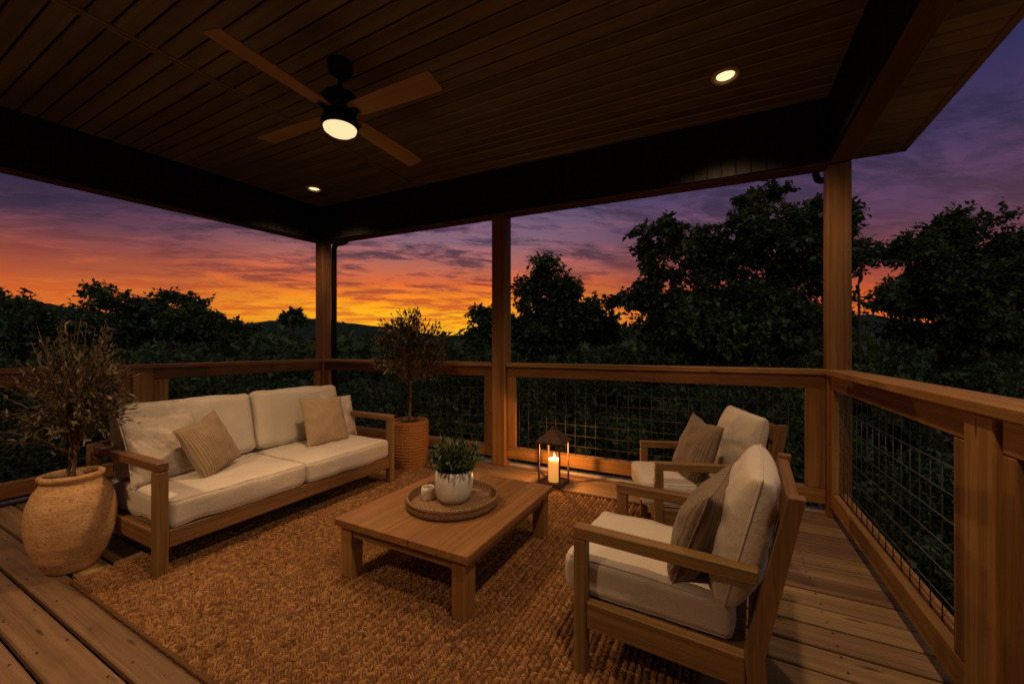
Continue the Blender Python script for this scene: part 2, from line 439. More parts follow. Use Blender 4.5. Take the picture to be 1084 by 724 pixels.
def deck_screws():
    mb = MB(); y = 0.49 - 0.15*12
    while y < 3.5:
        for x in np.arange(-4.8, 0.8, 0.4):
            for o in (.028, .112):
                mb.lathe([(.0042, .0024), (.0038, .0032), (0, .0028)], 8, (x+.022+rng.normal(0, .003), y+o+rng.normal(0, .003), 0))
        y += 0.15
    tag(mb.build('deck_screws', M_black), 'dark screw heads in pairs along the deck boards', 'screws', kind='structure')
deck_screws()

# ------------------------------------------------------------------ roof (its far corners sit a few cm lower than level, as in the photo)
def shear(V):
    L = (0.7 - V[:, 0])/5.4
    V = V.copy()
    V[:, 2] += L*(0.10 + 0.030*(V[:, 1]-3.5)) + (1-L)*(-0.030*(V[:, 1]-3.5))
    return V
ZB, ZC, ZS = 2.50, 2.955, 2.70
def roof_z(x, y, z): return float(shear(np.array([[x, y, z]], float))[0, 2])
roof = thing('porch_roof', 'dark timber porch roof with board ceiling and wrapped beams over the deck', 'roof')
def make_roof():
    mb = MB(); y = YN
    while y < 3.5:                                   # ceiling boards, split for the shear
        y1 = min(y+0.1045-0.011, 3.5)
        for a, b in ((-4.69, -3.06), (-3.0, 0.69)):
            mb.box(a, b, y, y1, ZC, ZC+0.022, 0.006, axis=0)
        y += 0.1045
    mb.build('ceiling', M_ceil, roof, shear)
    mb = MB(); mb.box(-3.058, -3.002, YN, 3.5, ZC-0.004, ZC+0.016, 0.003)
    mb.box(-3.036, -3.024, YN, 3.5, ZC-0.010, ZC-0.0045, 0.002)
    mb.build('joint_strip', M_ceil, roof, shear)
    mb = MB(); y = YN
    while y < 3.9:
        y1 = min(y+0.3, 3.9)
        for x in np.arange(-5.05, 1.1, 0.445): mb.box(x, x+0.445, y, y1, ZC+0.035, ZC+0.08, 0.0005)
        y += 0.3
    mb.build('roof_panel', M_clad, roof, shear)
    # beams
    for nm, (x0, x1, y0, y1) in (('back', (-4.82, 0.82, 3.52, 3.66)), ('right', (0.70, 0.82, YN, 3.518)), ('left', (-4.82, -4.70, YN, 3.518))):
        mb = MB(); mb.box(x0, x1, y0, y1, ZB, ZC+0.028, 0.004); mb.build('beam', M_beam, roof, shear)
    # dark vertical board cladding on the inner beam faces
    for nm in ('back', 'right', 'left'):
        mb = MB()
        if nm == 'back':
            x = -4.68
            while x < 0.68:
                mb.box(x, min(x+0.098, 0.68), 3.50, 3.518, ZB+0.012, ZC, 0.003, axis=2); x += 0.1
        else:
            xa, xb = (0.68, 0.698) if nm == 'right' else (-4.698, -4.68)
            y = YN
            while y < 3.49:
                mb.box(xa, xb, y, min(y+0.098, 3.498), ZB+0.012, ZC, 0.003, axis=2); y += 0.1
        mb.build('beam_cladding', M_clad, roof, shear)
    # soffit
    mb = MB(); y = YN
    while y < 3.92:
        y1 = min(y+0.104, 3.93)
        mb.box(0.822, 1.20, y, y1-0.016, ZS, ZS+0.015, 0.003, axis=0)
        mb.box(-5.15, -4.822, y, y1-0.008, ZS, ZS+0.015, 0.003, axis=0); y += 0.104
    for k in range(3): mb.box(-4.822, 0.822, 3.662+k*0.09, 3.662+k*0.09+0.084, ZS, ZS+0.015, 0.003, axis=0)
    mb.build('soffit', M_soff, roof, shear)
    mb = MB()
    mb.box(1.202, 1.235, YN, 3.965, ZS-0.02, ZS+0.30, 0.004); mb.box(-5.185, -5.152, YN, 3.965, ZS-0.02, ZS+0.30, 0.004)
    mb.box(-5.152, 1.202, 3.932, 3.965, ZS-0.02, ZS+0.30, 0.004)
    mb.build('fascia', M_soff, roof, shear)
make_roof()

# downspouts behind the corner posts
def downspout(label, x, y, z0, z1, turn, r=.036):
    mb = MB()
    pts = [(x, y, z0), (x, y, z1-0.16), (x, y, z1-0.07), (x+turn*0.012, y, z1-0.03), (x+turn*0.04, y, z1-0.008), (x+turn*0.08, y, z1), (x+turn*0.17, y+.01, z1+.005), (x+turn*0.21, y+0.02, z1+0.02), (x+turn*0.235, y+0.03, z1+0.06), (x+turn*0.24, y+0.03, z1+0.16)]
    mb.tube(pts, r, 10)
    t = mb.build('downspout', M_black); tag(t, label, 'downspout')
    return t
downspout('black gutter downspout running down beside the left corner post', -4.735, 3.745, -4.0, 2.63, 1)
downspout('black gutter downspout behind the right corner post with its elbow peeking out on top', 0.745, 3.74, -4.0, 2.46, -0.36, .024)

# ------------------------------------------------------------------ posts
def post(label, x0, x1, y0, y1, z1, z0=0.0):
    t = thing('support_post', label, 'post', ((x0+x1)/2, (y0+y1)/2, 0), group='timber posts carrying the porch roof')
    hx, hy = (x1-x0)/2, (y1-y0)/2
    mb = MB(); mb.box(-hx, hx, -hy, hy, z0, z1, 0.006, axis=2); mb.build('shaft', M_rail, t)
    return t
post('square timber roof post at the left far corner beside the black downspout', -4.82, -4.68, 3.52, 3.66, roof_z(-4.75, 3.59, ZB)-0.003)
post('square timber roof post in the middle of the back railing, behind the table', -2.071, -1.915, 3.523, 3.66, roof_z(-2, 3.59, ZB)-0.003)
post('square timber roof post at the right corner where the two railings meet', 0.685, 0.82, 3.523, 3.66, roof_z(0.75, 3.59, ZB)-0.003)
def rail_post(label, x0, x1, y0, y1):
    mb = MB(); mb.box(x0, x1, y0, y1, 0.0, 1.003, 0.005, axis=2)
    return tag(mb.build('railing_post', M_rail), label, 'post', 'short railing posts')
rail_post('short thick railing post at the right frame edge, beside the wire panel', 0.685, 0.83, 1.615, 1.768)
rail_post('short thick railing post behind the left end of the sofa', -4.83, -4.685, 1.593, 1.752)

# ------------------------------------------------------------------ railings
def make_railing(label, length, stiles, cap_ext, nwire_v, loc, rz, posts_gap=()):
    """local x runs along the railing, local -y is the deck side. Panels: list of (x0, x1)"""
    t = thing('wire_railing', label, 'railing', loc, (0, 0, rz), 'timber and wire railing sections')
    mb = MB()
    for a, b in cap_ext: mb.box(a, b, -0.03, 0.115, 1.005, 1.045, 0.005, axis=0)
    mb.build('cap_rail', M_rail, t)
    for a, b in stiles['panels']:
        mb = MB(); mb.box(a, b, 0.0, 0.038, 0.905, 1.003, 0.004, axis=0); mb.build('top_rail', M_rail, t)
        mb = MB(); mb.box(a, b, 0.0, 0.038, 0.075, 0.185, 0.004, axis=0); mb.build('bottom_rail', M_rail, t)
        mb = MB(); mb.box(a, b, 0.052, 0.09, 0.075, 0.185, 0.004, axis=0); mb.build('bottom_rail', M_rail, t)
        for s0, s1 in ((a, a+stiles['w'][0]), (b-stiles['w'][1], b)):
            mb = MB(); mb.box(s0, s1, 0.0, 0.038, 0.187, 0.903, 0.004, axis=2); mb.build('stile', M_rail, t)
        hz = MB(); vt = MB()
        a2, b2 = a+0.02, b-0.02
        for z in np.arange(0.27, 0.90, 0.1):
            hz.tube([(a2, 0.043, z), ((a2+b2)/2, 0.043+rng.uniform(-.003, .003), z+rng.uniform(-.003, .003)), (b2, 0.043, z)], 0.0023, 5)
        n = int((b2-a2)/0.1)
        for k in range(1, n+1):
            x = a2 + k*(b2-a2)/(n+1)
            vt.tube([(x, 0.0475, 0.10), (x+rng.uniform(-.002, .002), 0.0475, 0.5), (x, 0.0475, 0.96)], 0.0023, 5)
        hz.build('horizontal_wires', M_wire, t); vt.build('vertical_wires', M_wiredk, t)
    return t
# back railing, two sections either side of the middle post (world x = local x + loc)
make_railing('wire railing section along the back between the left corner post and the middle post', 0, {'panels': [(0.002, 2.605)], 'w': (0.085, 0.11)}, [(0.0, 2.606)], 0, (-4.68, YB, 0), 0)
make_railing('wire railing section along the back between the middle post and the right corner post', 0, {'panels': [(0.003, 2.596)], 'w': (0.095, 0.12)}, [(0.0, 2.597)], 0, (-1.913, YB, 0), 0)
# right railing: deck side faces -x. rot -90: local x -> world -y ; local -y -> world -x
make_railing('wire railing section along the right side running toward the viewer', 0, {'panels': [(0.0, 1.752), (1.91, 5.6)], 'w': (0.06, 0.10)}, [(-0.0, 5.6)], 0, (XR, 3.52, 0), R(-90))
# left railing: deck side faces +x. rot +90: local x -> world +y ; local -y -> +x
make_railing('wire railing section along the left side behind the sofa and tall jar', 0, {'panels': [(-1.9, 3.79), (3.954, 5.715)], 'w': (0.11, 0.09)}, [(-1.9, 5.715)], 0, (XL, -2.2, 0), R(90))

# ------------------------------------------------------------------ rug: every braid stitch is geometry
def make_rug():
    x0, x1, y0, y1 = -2.92, -0.06, 0.755, 3.12
    mb = MB(); mb.box(x0+0.006, x1-0.006, y0+0.006, y1-0.006, 0.001, 0.004, 0.001); mb.r[-1][:] = -.3
    px, py = 0.0262, 0.0232
    nx, ny = int((x1-x0)/px), int((y1-y0)/py)
    # strand template: 5 long x 4 wide dome
    su = np.linspace(-1, 1, 4); sw = np.linspace(-1, 1, 5); U, W = np.meshgrid(su, sw, indexing='ij'); U = U.ravel(); W = W.ravel()
    H = (np.clip(1-U**2*.98, 0, 1)**0.5)*(np.clip(1-W**2, 0, 1)**0.5)
    F0 = np.array([[i*5+j, (i+1)*5+j, (i+1)*5+j+1, i*5+j+1] for i in range(3) for j in range(4)])
    I, J, K = [a.ravel() for a in np.meshgrid(np.arange(nx), np.arange(ny), np.arange(2), indexing='ij')]; n = len(I)
    an = np.where(I % 2 == 0, 0.72, -0.72) + rng.normal(0, .17, n)
    off = (K-.5)*py*.5
    bx = np.repeat(rng.normal(0, .0011, n//2), 2); by = np.repeat(rng.normal(0, .0018, n//2), 2)
    cx = x0+(I+.5)*px + bx - off*np.sin(an)*.2; cy = y0+(J+.5)*py + (I % 2)*py*0.5 + by + off
    lx = 0.0042*rng.uniform(.8, 1.2, n); ly = px*0.56*rng.uniform(.85, 1.15, n); hh = 0.0120*rng.uniform(.55, 1.3, n)
    an = an + math.pi/2*0
    # strands lie across the row, slanted one way in one row and the other way in the next
    x = ly[:, None]*W[None]; y = lx[:, None]*U[None]
    X = cx[:, None] + x*np.cos(an)[:, None] - y*np.sin(an)[:, None]
    Y = cy[:, None] + x*np.sin(an)[:, None] + y*np.cos(an)[:, None]
    Z = 0.003 + hh[:, None]*H[None]
    V = np.stack([X, Y, Z], 2).reshape(-1, 3)
    F = (F0[None] + (np.arange(n)*20)[:, None, None]).reshape(-1, 4)
    patch = np.array([mnoise.noise(Vector((a*1.6, b*1.6, 3))) for a, b in zip(cx[::2], cy[::2])]).repeat(2)
    rn = np.clip(rng.normal(0.55, 0.20, n) + patch*0.18, 0, 1)
    mb.add_np(V, F, np.repeat(rn, 20), True)
    # bound edge cords
    for a, b in (((x0, y0), (x1, y0)), ((x1, y0), (x1, y1)), ((x1, y1), (x0, y1)), ((x0, y1), (x0, y0))):
        L = math.dist(a, b); k = int(L/0.02)
        pts = []; rad = []
        for i in range(k*3+1):
            f = i/(k*3)
            pts.append((a[0]+(b[0]-a[0])*f+rng.normal(0, .0008), a[1]+(b[1]-a[1])*f+rng.normal(0, .0008), 0.008)); rad.append(0.0085+0.0022*math.sin(i*2.1))
        mb.tube(pts, rad, 7)
    o = mb.build('area_rug', M_rug)
    tag(o, 'large braided jute rug lying under the coffee table', 'rug')
make_rug()

# ------------------------------------------------------------------ soft furnishings
def cushion_surface(sx, sy, sz, r, puff, seed, n=26, wr=0.004):
    """rounded, crowned box cushion centred at the origin; returns verts, faces"""
    t = np.sin(np.linspace(-1, 1, n)*math.pi/2)
    idx = {}; V = []; F = []
    h = np.array([sx/2, sy/2, sz/2])
    def vid(p):
        k = tuple(np.round(p, 6))
        if k not in idx: idx[k] = len(V); V.append(p)
        return idx[k]
    for ax in range(3):
        i, j = [a for a in range(3) if a != ax]
        for sg in (-1, 1):
            G = np.zeros((n, n), int)
            for a in range(n):
                for b in range(n):
                    p = np.zeros(3); p[ax] = sg; p[i] = t[a]; p[j] = t[b]; G[a, b] = vid(p)
            for a in range(n-1):
                for b in range(n-1):
                    f = [G[a, b], G[a+1, b], G[a+1, b+1], G[a, b+1]]
                    P = [V[q] for q in f]
                    nr = np.cross(P[1]-P[0], P[2]-P[0])
                    if nr[ax]*sg < 0: f = f[::-1]
                    F.append(f)
    V = np.array(V); U = V.copy()
    P = V*h; inner = np.clip(P, -(h-r), h-r); d = P-inner; L = np.linalg.norm(d, axis=1, keepdims=True)
    P = inner + np.where(L > 1e-9, d/np.maximum(L, 1e-9)*np.minimum(r, np.maximum(L, 1e-9)*1.0), 0)
    P = np.where(L > r, inner + d/np.maximum(L, 1e-9)*r, P)
    return P, F, U, h
def puff_fn(P, h, puff, seed, wr):
    u = np.clip(P/h, -1, 1)
    Q = P.copy()
    Q[:, 2] += np.sign(P[:, 2])*puff[2]*np.abs(u[:, 2])*((1-u[:, 0]**2)*(1-u[:, 1]**2))**0.6
    Q[:, 1] += np.sign(P[:, 1])*puff[1]*np.abs(u[:, 1])*((1-u[:, 0]**2)*(1-u[:, 2]**2))**0.6
    Q[:, 0] += np.sign(P[:, 0])*puff[0]*np.abs(u[:, 0])*((1-u[:, 1]**2)*(1-u[:, 2]**2))**0.6
    nz = np.array([(mnoise.noise(Vector(p)*5+Vector((seed, 0, 0))), mnoise.noise(Vector(p)*5+Vector((0, seed, 3))), mnoise.noise(Vector(p)*5+Vector((9, 0, seed)))) for p in P])
    n2 = np.array([mnoise.noise(Vector((p[0]*16, p[1]*16, p[2]*9+seed))) for p in P])
    return Q + nz*wr*1.6 + (n2*wr)[:, None]*u
def make_cushion(name, parent, mat, size, M, r=0.04, puff=(0.006, 0.008, 0.02), seed=0, wr=0.004, seams='z'):
    sx, sy, sz = size
    P, F, U, h = cushion_surface(sx, sy, sz, r, puff, seed)
    Q = puff_fn(P, h, puff, seed, wr)
    Mn = np.array(M)
    W = Q @ Mn[:3, :3].T + Mn[:3, 3]
    mb = MB(); mb.add(W, F, g=P, smooth=True); o = mb.build(name, mat, parent)
    # welt cords round the two faces
    pm = MB(); ax = 2 if seams == 'z' else 1
    i, j = [a for a in range(3) if a != ax]
    e = r*0.29
    for sg in (-1, 1):
        hi, hj = h[i]-e, h[j]-e; c = r*0.8
        loop = []
        for (ci, cj, a0) in ((hi-c, hj-c, 0), (-hi+c, hj-c, 90), (-hi+c, -hj+c, 180), (hi-c, -hj+c, 270)):
            for k in range(7):
                a = R(a0+k*15); loop.append((ci+c*math.cos(a), cj+c*math.sin(a)))
        pts = []
        for k in range(len(loop)):
            a, b = np.array(loop[k]), np.array(loop[(k+1) % len(loop)])
            m = max(1, int(np.linalg.norm(b-a)/0.025))
            for q in range(m): pts.append(a+(b-a)*q/m)
        pts.append(pts[0])
        A = np.zeros((len(pts), 3)); A[:, i] = [p[0] for p in pts]; A[:, j] = [p[1] for p in pts]; A[:, ax] = sg*(h[ax]-e)
        A = puff_fn(A, h, puff, seed, wr)
        A = A @ Mn[:3, :3].T + Mn[:3, 3]
        pm.tube(A, 0.0036, 6, cap=False)
    pm.build('piping', mat, o)
    return o
def pillow_mesh(w, hgt, thick, seed, pinch=0.07, chop=0.0, ex=0.52, cord=0.0032, wr=1.0):
    """knife-edge cushion: x width, z height, front toward -y"""
    n = 36; t = np.linspace(-1, 1, n); t = np.sign(t)*(1-(1-np.abs(t))**1.25); U, Wv = np.meshgrid(t, t, indexing='ij')
    a = w/2; c = hgt/2; F = []
    def surf(sg):
        x = a*U*(1-pinch*(1-Wv**2)*np.abs(U)); z = c*Wv*(1-pinch*(1-U**2)*np.abs(Wv))
        z = z - chop*c*np.exp(-(U/0.28)**2)*np.clip(Wv, 0, 1)**1.5
        th = thick/2*np.clip((1-U**2), 0, 1)**ex*np.clip((1-Wv**2), 0, 1)**ex
        th *= 1 + 0.12*(-Wv)
        th *= 1 - 1.7*chop*np.exp(-(U/0.22)**2)*np.clip(Wv, 0, 1)
        W1 = np.array([[mnoise.noise(Vector((U[i, j]*2.6+seed, Wv[i, j]*2.6, sg*2+seed))) for j in range(n)] for i in range(n)])
        ang = np.arctan2(Wv, U)
        rad = np.array([[mnoise.noise(Vector((math.cos(ang[i, j])*3.6+seed, math.sin(ang[i, j])*3.6, sg+seed*1.7))) for j in range(n)] for i in range(n)])
        e = np.clip(np.maximum(np.abs(U), np.abs(Wv)), 0, 1); fall = np.clip(1-e, 0, .3)/.3
        y = sg*(th + (W1*0.011 + rad*0.012*e**2)*fall*wr) + 0.012*mnoise.noise(Vector((seed, 3, 1)))*(U**2)
        return np.stack([x, y, z], 2).reshape(-1, 3)
    mb = MB(); V = np.concatenate([surf(-1), surf(1)]); k = n*n
    for i in range(n-1):
        for j in range(n-1):
            F.append([i*n+j, (i+1)*n+j, (i+1)*n+j+1, i*n+j+1]); F.append([k+i*n+j, k+i*n+j+1, k+(i+1)*n+j+1, k+(i+1)*n+j])
    rs = {i*n+j for i in range(n) for j in range(n) if i in (0, n-1) or j in (0, n-1)}
    F = [[q-k if (q >= k and (q-k) in rs) else q for q in f] for f in F]
    keep = sorted({q for f in F for q in f}); mp = {q: i for i, q in enumerate(keep)}
    F = [[mp[q] for q in f] for f in F]; V2 = V[keep]
    mb.add(V2, F, g=V2, smooth=True)
    ed = [(i, 0) for i in range(n)] + [(n-1, j) for j in range(1, n)] + [(i, n-1) for i in range(n-2, -1, -1)] + [(0, j) for j in range(n-2, -1, -1)]
    pm = MB(); pm.tube([V[i*n+j] for i, j in ed], cord, 6, cap=False)
    return mb, pm
def make_pillow(name, label, mat, loc, size, thick, rz, lean, roll, seed, pinch=0.07, chop=0.0, group=None):
    mb, pm = pillow_mesh(size, size, thick, seed, pinch, chop)
    o = mb.build(name, mat); pm.build('piping', mat, o)
    M = Matrix.Rotation(rz, 4, 'Z') @ Matrix.Rotation(-lean, 4, 'X') @ Matrix.Rotation(roll, 4, 'Y')
    o.location = loc; o.rotation_euler = M.to_euler()
    tag(o, label, 'pillow', group); return o

# ------------------------------------------------------------------ sofa (front toward local -y)
def make_sofa():
    t = thing('sofa', 'long timber framed sofa with cream cushions along the left side', 'sofa', (-3.03, 1.815, 0.009), (0, 0, R(90)))
    hw, hd = 0.85, 0.46; L = 0.056
    for sx in (-1, 1):
        x0, x1 = sorted((sx*hw, sx*(hw-L)))
        mb = MB(); mb.box(x0, x1, -hd, -hd+L, 0, 0.543, 0.004, axis=2); mb.build('leg', M_teak, t)
        mb = MB(); mb.box(x0, x1, hd-L, hd, 0, 0.543, 0.004, axis=2); mb.build('leg', M_teak, t)
        mb = MB(); mb.box(x0-.001, x1+.001, -hd-.001, hd, 0.545, 0.592, 0.005, axis=1); mb.build('armrest', M_teak, t)
        xr0, xr1 = sorted((sx*(hw-0.008), sx*(hw-0.045)))
        mb = MB(); mb.box(xr0, xr1, -hd+L+.002, hd-L-.002, 0.135, 0.228, 0.003, axis=1); mb.build('side_rail', M_teak, t)
    mb = MB(); mb.box(-hw+L+.002, hw-L-.002, -hd+0.006, -hd+0.042, 0.133, 0.226, 0.003, axis=0); mb.build('front_rail', M_teak, t)
    mb = MB(); mb.box(-hw+L+.002, hw-L-.002, hd-0.042, hd-0.006, 0.133, 0.226, 0.003, axis=0); mb.build('back_rail', M_teak, t)
    mb = MB(); mb.box(-hw+L+.002, hw-L-.002, hd-0.04, hd-0.004, 0.50, 0.60, 0.003, axis=0); mb.build('back_rail', M_teak, t)
    for k in range(9):
        x = -0.7+k*0.175; mb = MB(); mb.box(x-.03, x+.03, hd-0.034, hd-0.014, 0.228, 0.498, 0.003, axis=2); mb.build('back_slat', M_teak, t)
    mb = MB(); mb.box(-hw+L+.004, hw-L-.004, -hd+.045, hd-.045, 0.20, 0.222, 0.003, axis=0); mb.build('seat_board', M_teak, t)
    w = (2*hw-2*L-0.012)/2
    for k, sx in enumerate((-1, 1)):
        make_cushion('seat_cushion', t, M_cream, (w, 0.78, 0.150), Matrix.Translation((sx*(w/2+.003), -0.067, 0.302)), 0.034, (0.005, 0.006, 0.016), 3+k, 0.0045)
    for k, sx in enumerate((-1, 1)):
        M = Matrix.Translation((sx*(w/2+.003), 0.245, 0.607)) @ Matrix.Rotation(R(-12), 4, 'X')
        make_cushion('back_cushion', t, M_cream, (w-0.006, 0.150, 0.45), M, 0.045, (0.004, 0.022, 0.008), 11+k, 0.0065, 'y')
make_sofa()
make_pillow('cream_pillow', 'plain cream pillow leaning at the near end of the sofa, next to the jar', M_creamp, (-3.09, 1.205, 0.582), 0.42, 0.145, R(103), R(22), R(3), 2.3, 0.06, 0.07)
make_pillow('tan_pillow', 'tan ribbed pillow tilted on its corner against the plain cream pillow', M_tan, (-2.93, 1.38, 0.570), 0.365, 0.14, R(116), R(22), R(-12), 5.1, 0.07, 0.10)
make_pillow('tan_pillow', 'flat tan linen pillow at the far sofa end in front of a paler one', M_linen, (-2.985, 2.275, 0.578), 0.41, 0.13, R(93), R(20), R(4), 8.2, 0.05, 0.03)
make_pillow('cream_pillow', 'pale beige pillow half hidden behind the tan one at the far sofa end', M_creamp, (-3.10, 2.50, 0.575), 0.38, 0.13, R(100), R(17), R(6), 12.7, 0.06, 0.05)

# ------------------------------------------------------------------ armchairs
def make_chair():
    t = thing('armchair', 'near timber armchair with cream cushions seen from its side at front right', 'armchair', (-0.146, 1.672, 0.003), (0, 0, R(-94)), 'pair of timber armchairs')
    hw = 0.29; L = 0.046; fy = -0.31
    post_poly = [(0.262, 0), (0.308, 0), (0.286, 0.285), (0.384, 0.770), (0.344, 0.770), (0.234, 0.285)]
    for sx in (-1, 1):
        x0, x1 = sorted((sx*hw, sx*(hw-L)))
        mb = MB(); mb.box(x0, x1, fy, fy+L, 0, 0.493, 0.004, axis=2); mb.build('leg', M_teak, t)
        mb = MB(); mb.prism(post_poly, x0, x1); mb.build('back_post', M_teak, t)
        mb = MB(); mb.box(x0-.001, x1+.001, fy-.001, 0.272, 0.495, 0.540, 0.004, axis=1); mb.build('armrest', M_teak, t)
        xr0, xr1 = sorted((sx*(hw-0.006), sx*(hw-0.04)))
        mb = MB(); mb.box(xr0, xr1, fy+L+.002, 0.238, 0.175, 0.272, 0.003, axis=1); mb.build('side_rail', M_teak, t)
    mb = MB(); mb.box(-hw+L+.002, hw-L-.002, fy+.006, fy+.04, 0.175, 0.265, 0.003, axis=0); mb.build('front_rail', M_teak, t)
    mb = MB(); mb.box(-hw+L+.002, hw-L-.002, 0.242, 0.276, 0.19, 0.265, 0.003, axis=0); mb.build('back_rail', M_teak, t)
    Mr = Matrix.Translation((0, 0.262, 0.285)) @ Matrix.Rotation(-math.atan2(0.099, 0.485), 4, 'X')
    mb = MB(); mb.box(-hw+L+.002, hw-L-.002, -0.018, 0.018, 0.392, 0.482, 0.003, M=Mr, axis=0); mb.build('back_rail', M_teak, t)
    for k in range(4):
        x = -0.165+k*0.11; mb = MB(); mb.box(x-.028, x+.028, -0.011, 0.011, 0.0, 0.39, 0.003, M=Mr, axis=2); mb.build('back_slat', M_teak, t)
    mb = MB(); mb.box(-hw+L+.004, hw-L-.004, fy+.042, 0.236, 0.240, 0.264, 0.003, axis=0); mb.build('seat_board', M_teak, t)
    make_cushion('seat_cushion', t, M_cream, (0.485, 0.575, 0.135), Matrix.Translation((0, -0.085, 0.336)), 0.032, (0.004, 0.006, 0.014), 21, 0.004)
    bm_, pm_ = pillow_mesh(0.515, 0.425, 0.185, 6.6, 0.012, 0.0, 0.27, 0.004, 1.0)
    bc = bm_.build('back_cushion', M_cream, t); pp = pm_.build('piping', M_cream, bc)
    bc.location = (0, 0.232, 0.594); bc.rotation_euler = (R(-14), 0, 0)
    return t
chair = make_chair()
c2 = copy_tree(chair)
c2.location = (-0.115, 2.76, 0.003); c2.rotation_euler = (0, 0, R(-72))
c2['label'] = 'far timber armchair with cream cushions, turned toward the table beside the back railing'
make_pillow('brown_pillow', 'brown corded pillow seen edge-on in the near armchair', M_brown, (-0.045, 1.60, 0.565), 0.375, 0.17, R(-100), R(20), R(4), 17.3, 0.06, 0.02, 'brown corded pillows on the armchairs')
make_pillow('brown_pillow', 'brown corded pillow on the far armchair by the back railing', M_brown, (-0.125, 2.70, 0.566), 0.40, 0.15, R(-62), R(20), R(3), 19.9, 0.07, 0.06, 'brown corded pillows on the armchairs')

# ------------------------------------------------------------------ coffee table
def make_table():
    x0, x1, y0, y1, H = -1.775, -0.945, 1.405, 2.385, 0.312
    cx, cy = (x0+x1)/2, (y0+y1)/2
    t = thing('coffee_table', 'low square-legged timber coffee table on the jute rug', 'table', (cx, cy, 0.009))
    hx, hy = (x1-x0)/2, (y1-y0)/2; H -= 0.009
    mb = MB(); n = 5; w = 2*hx/n
    for k in range(n): mb.box(-hx+k*w+0.0008, -hx+(k+1)*w-0.0008, -hy, hy, H-0.036, H, 0.0022, axis=1)
    mb.build('tabletop', M_table, t)
    lw = 0.078; i = 0.022
    for sx in (-1, 1):
        for sy in (-1, 1):
            a = sx*(hx-i); b = sy*(hy-i)
            xx = sorted((a, a-sx*lw)); yy = sorted((b, b-sy*lw))
            mb = MB(); mb.box(xx[0], xx[1], yy[0], yy[1], 0, H-0.037, 0.004, axis=2); mb.build('leg', M_table, t)
    for sy in (-1, 1):
        yy = sorted((sy*(hy-i-.012), sy*(hy-i-.042)))
        mb = MB(); mb.box(-hx+i+lw+.001, hx-i-lw-.001, yy[0], yy[1], H-0.092, H-0.038, 0.003, axis=0); mb.build('apron', M_table, t)
    for sx in (-1, 1):
        xx = sorted((sx*(hx-i-.012), sx*(hx-i-.042)))
        mb = MB(); mb.box(xx[0], xx[1], -hy+i+lw+.001, hy-i-lw-.001, H-0.092, H-0.038, 0.003, axis=1); mb.build('apron', M_table, t)
    return H+0.009
TZ = make_table()
# tray, pot with herb, cup candle
TX, TY = -1.352, 1.862
mb = MB(); Rt = 0.262
prof = [(0.0, 0.0), (Rt-.012, 0.0), (Rt-.002, 0.004), (Rt, 0.012)]
prof += [(Rt+0.0025*math.sin(k*math.pi/2), 0.012+k*0.0075) for k in range(1, 6)]
prof += [(Rt-.004, 0.056), (Rt-.012, 0.056), (Rt-.018, 0.048), (Rt-.019, 0.016), (Rt-.03, 0.010), (0.0, 0.009)]
mb.lathe(prof, 72)
o = mb.build('woven_tray', M_tray); o.location = (TX, TY, TZ+.001); tag(o, 'round woven tray with a low rim on the coffee table', 'tray')
pz = TZ+0.011
pot = thing('potted_plant', 'leafy green plant in a round white pot on the woven tray', 'plant', (-1.352, 1.875, pz))
mb = MB(); mb.lathe([(0, 0), (0.068, 0), (0.080, 0.006), (0.096, 0.035), (0.106, 0.075), (0.109, 0.12), (0.106, 0.178), (0.101, 0.180), (0.098, 0.173), (0.097, 0.15)], 48); mb.build('pot', M_white, pot)
mb = MB(); mb.lathe([(0.0, 0.162), (0.096, 0.158)][::-1], 24); mb.build('soil', M_soil, pot)
def leaf_cloud(P, D, ln, wd, rnd, fold=0.25, curl=0.15, seed=0):
    """leaves as folded diamonds: base P, direction D (unit), length ln, half width wd -> verts, faces, rnd"""
    g = np.random.default_rng(seed); n = len(P)
    up = np.tile(np.array([0, 0, 1.0]), (n, 1)) + g.normal(0, .35, (n, 3))
    S = np.cross(D, up); S /= np.linalg.norm(S, axis=1, keepdims=True)+1e-9
    Nn = np.cross(S, D)
    ln = ln[:, None]; wd = wd[:, None]
    mid = P + D*ln*0.5
    V = np.stack([P, mid - S*wd + Nn*wd*fold, P + D*ln*0.55 - Nn*wd*0.1, mid + S*wd + Nn*wd*fold, P + D*ln - Nn*ln*curl], 1).reshape(-1, 3)
    b = np.arange(n)*5
    F = np.concatenate([np.stack([b, b+1, b+2], 1)[:, [0, 2, 1]], np.stack([b+1, b+4, b+2], 1)[:, [0, 2, 1]], np.stack([b, b+2, b+3], 1)[:, [0, 2, 1]], np.stack([b+2, b+4, b+3], 1)[:, [0, 2, 1]]])
    return V, F, np.repeat(rnd, 5)
g = np.random.default_rng(5)
stem = MB(); P = []; D = []
for k in range(95):
    a = g.uniform(0, 2*math.pi); el = g.uniform(0.34, 1.45); ln = g.uniform(.115, .165)
    d0 = np.array([math.cos(a)*math.cos(el), math.sin(a)*math.cos(el), math.sin(el)])
    base = np.array([math.cos(a)*g.uniform(0, .05), math.sin(a)*g.uniform(0, .05), 0.158])
    pts = []
    for q in range(6):
        f = q/5; pts.append(base + d0*ln*f*np.array([1, 1, .95]) + np.array([0, 0, .05*f - 0.035*f*f*(1.2-el*.6)]))
    stem.tube(pts, [0.0016]*6, 4)
    for q in range(16):
        f = g.uniform(.3, 1.0); i = min(4, int(f*5)); p = pts[i]+(pts[i+1]-pts[i])*(f*5-i)
        dd = d0*0.8 + g.normal(0, .5, 3) + np.array([0, 0, .2]); P.append(p); D.append(dd/np.linalg.norm(dd))
P = np.array(P); D = np.array(D); n = len(P)
stem.build('stems', M_ogbark, pot)
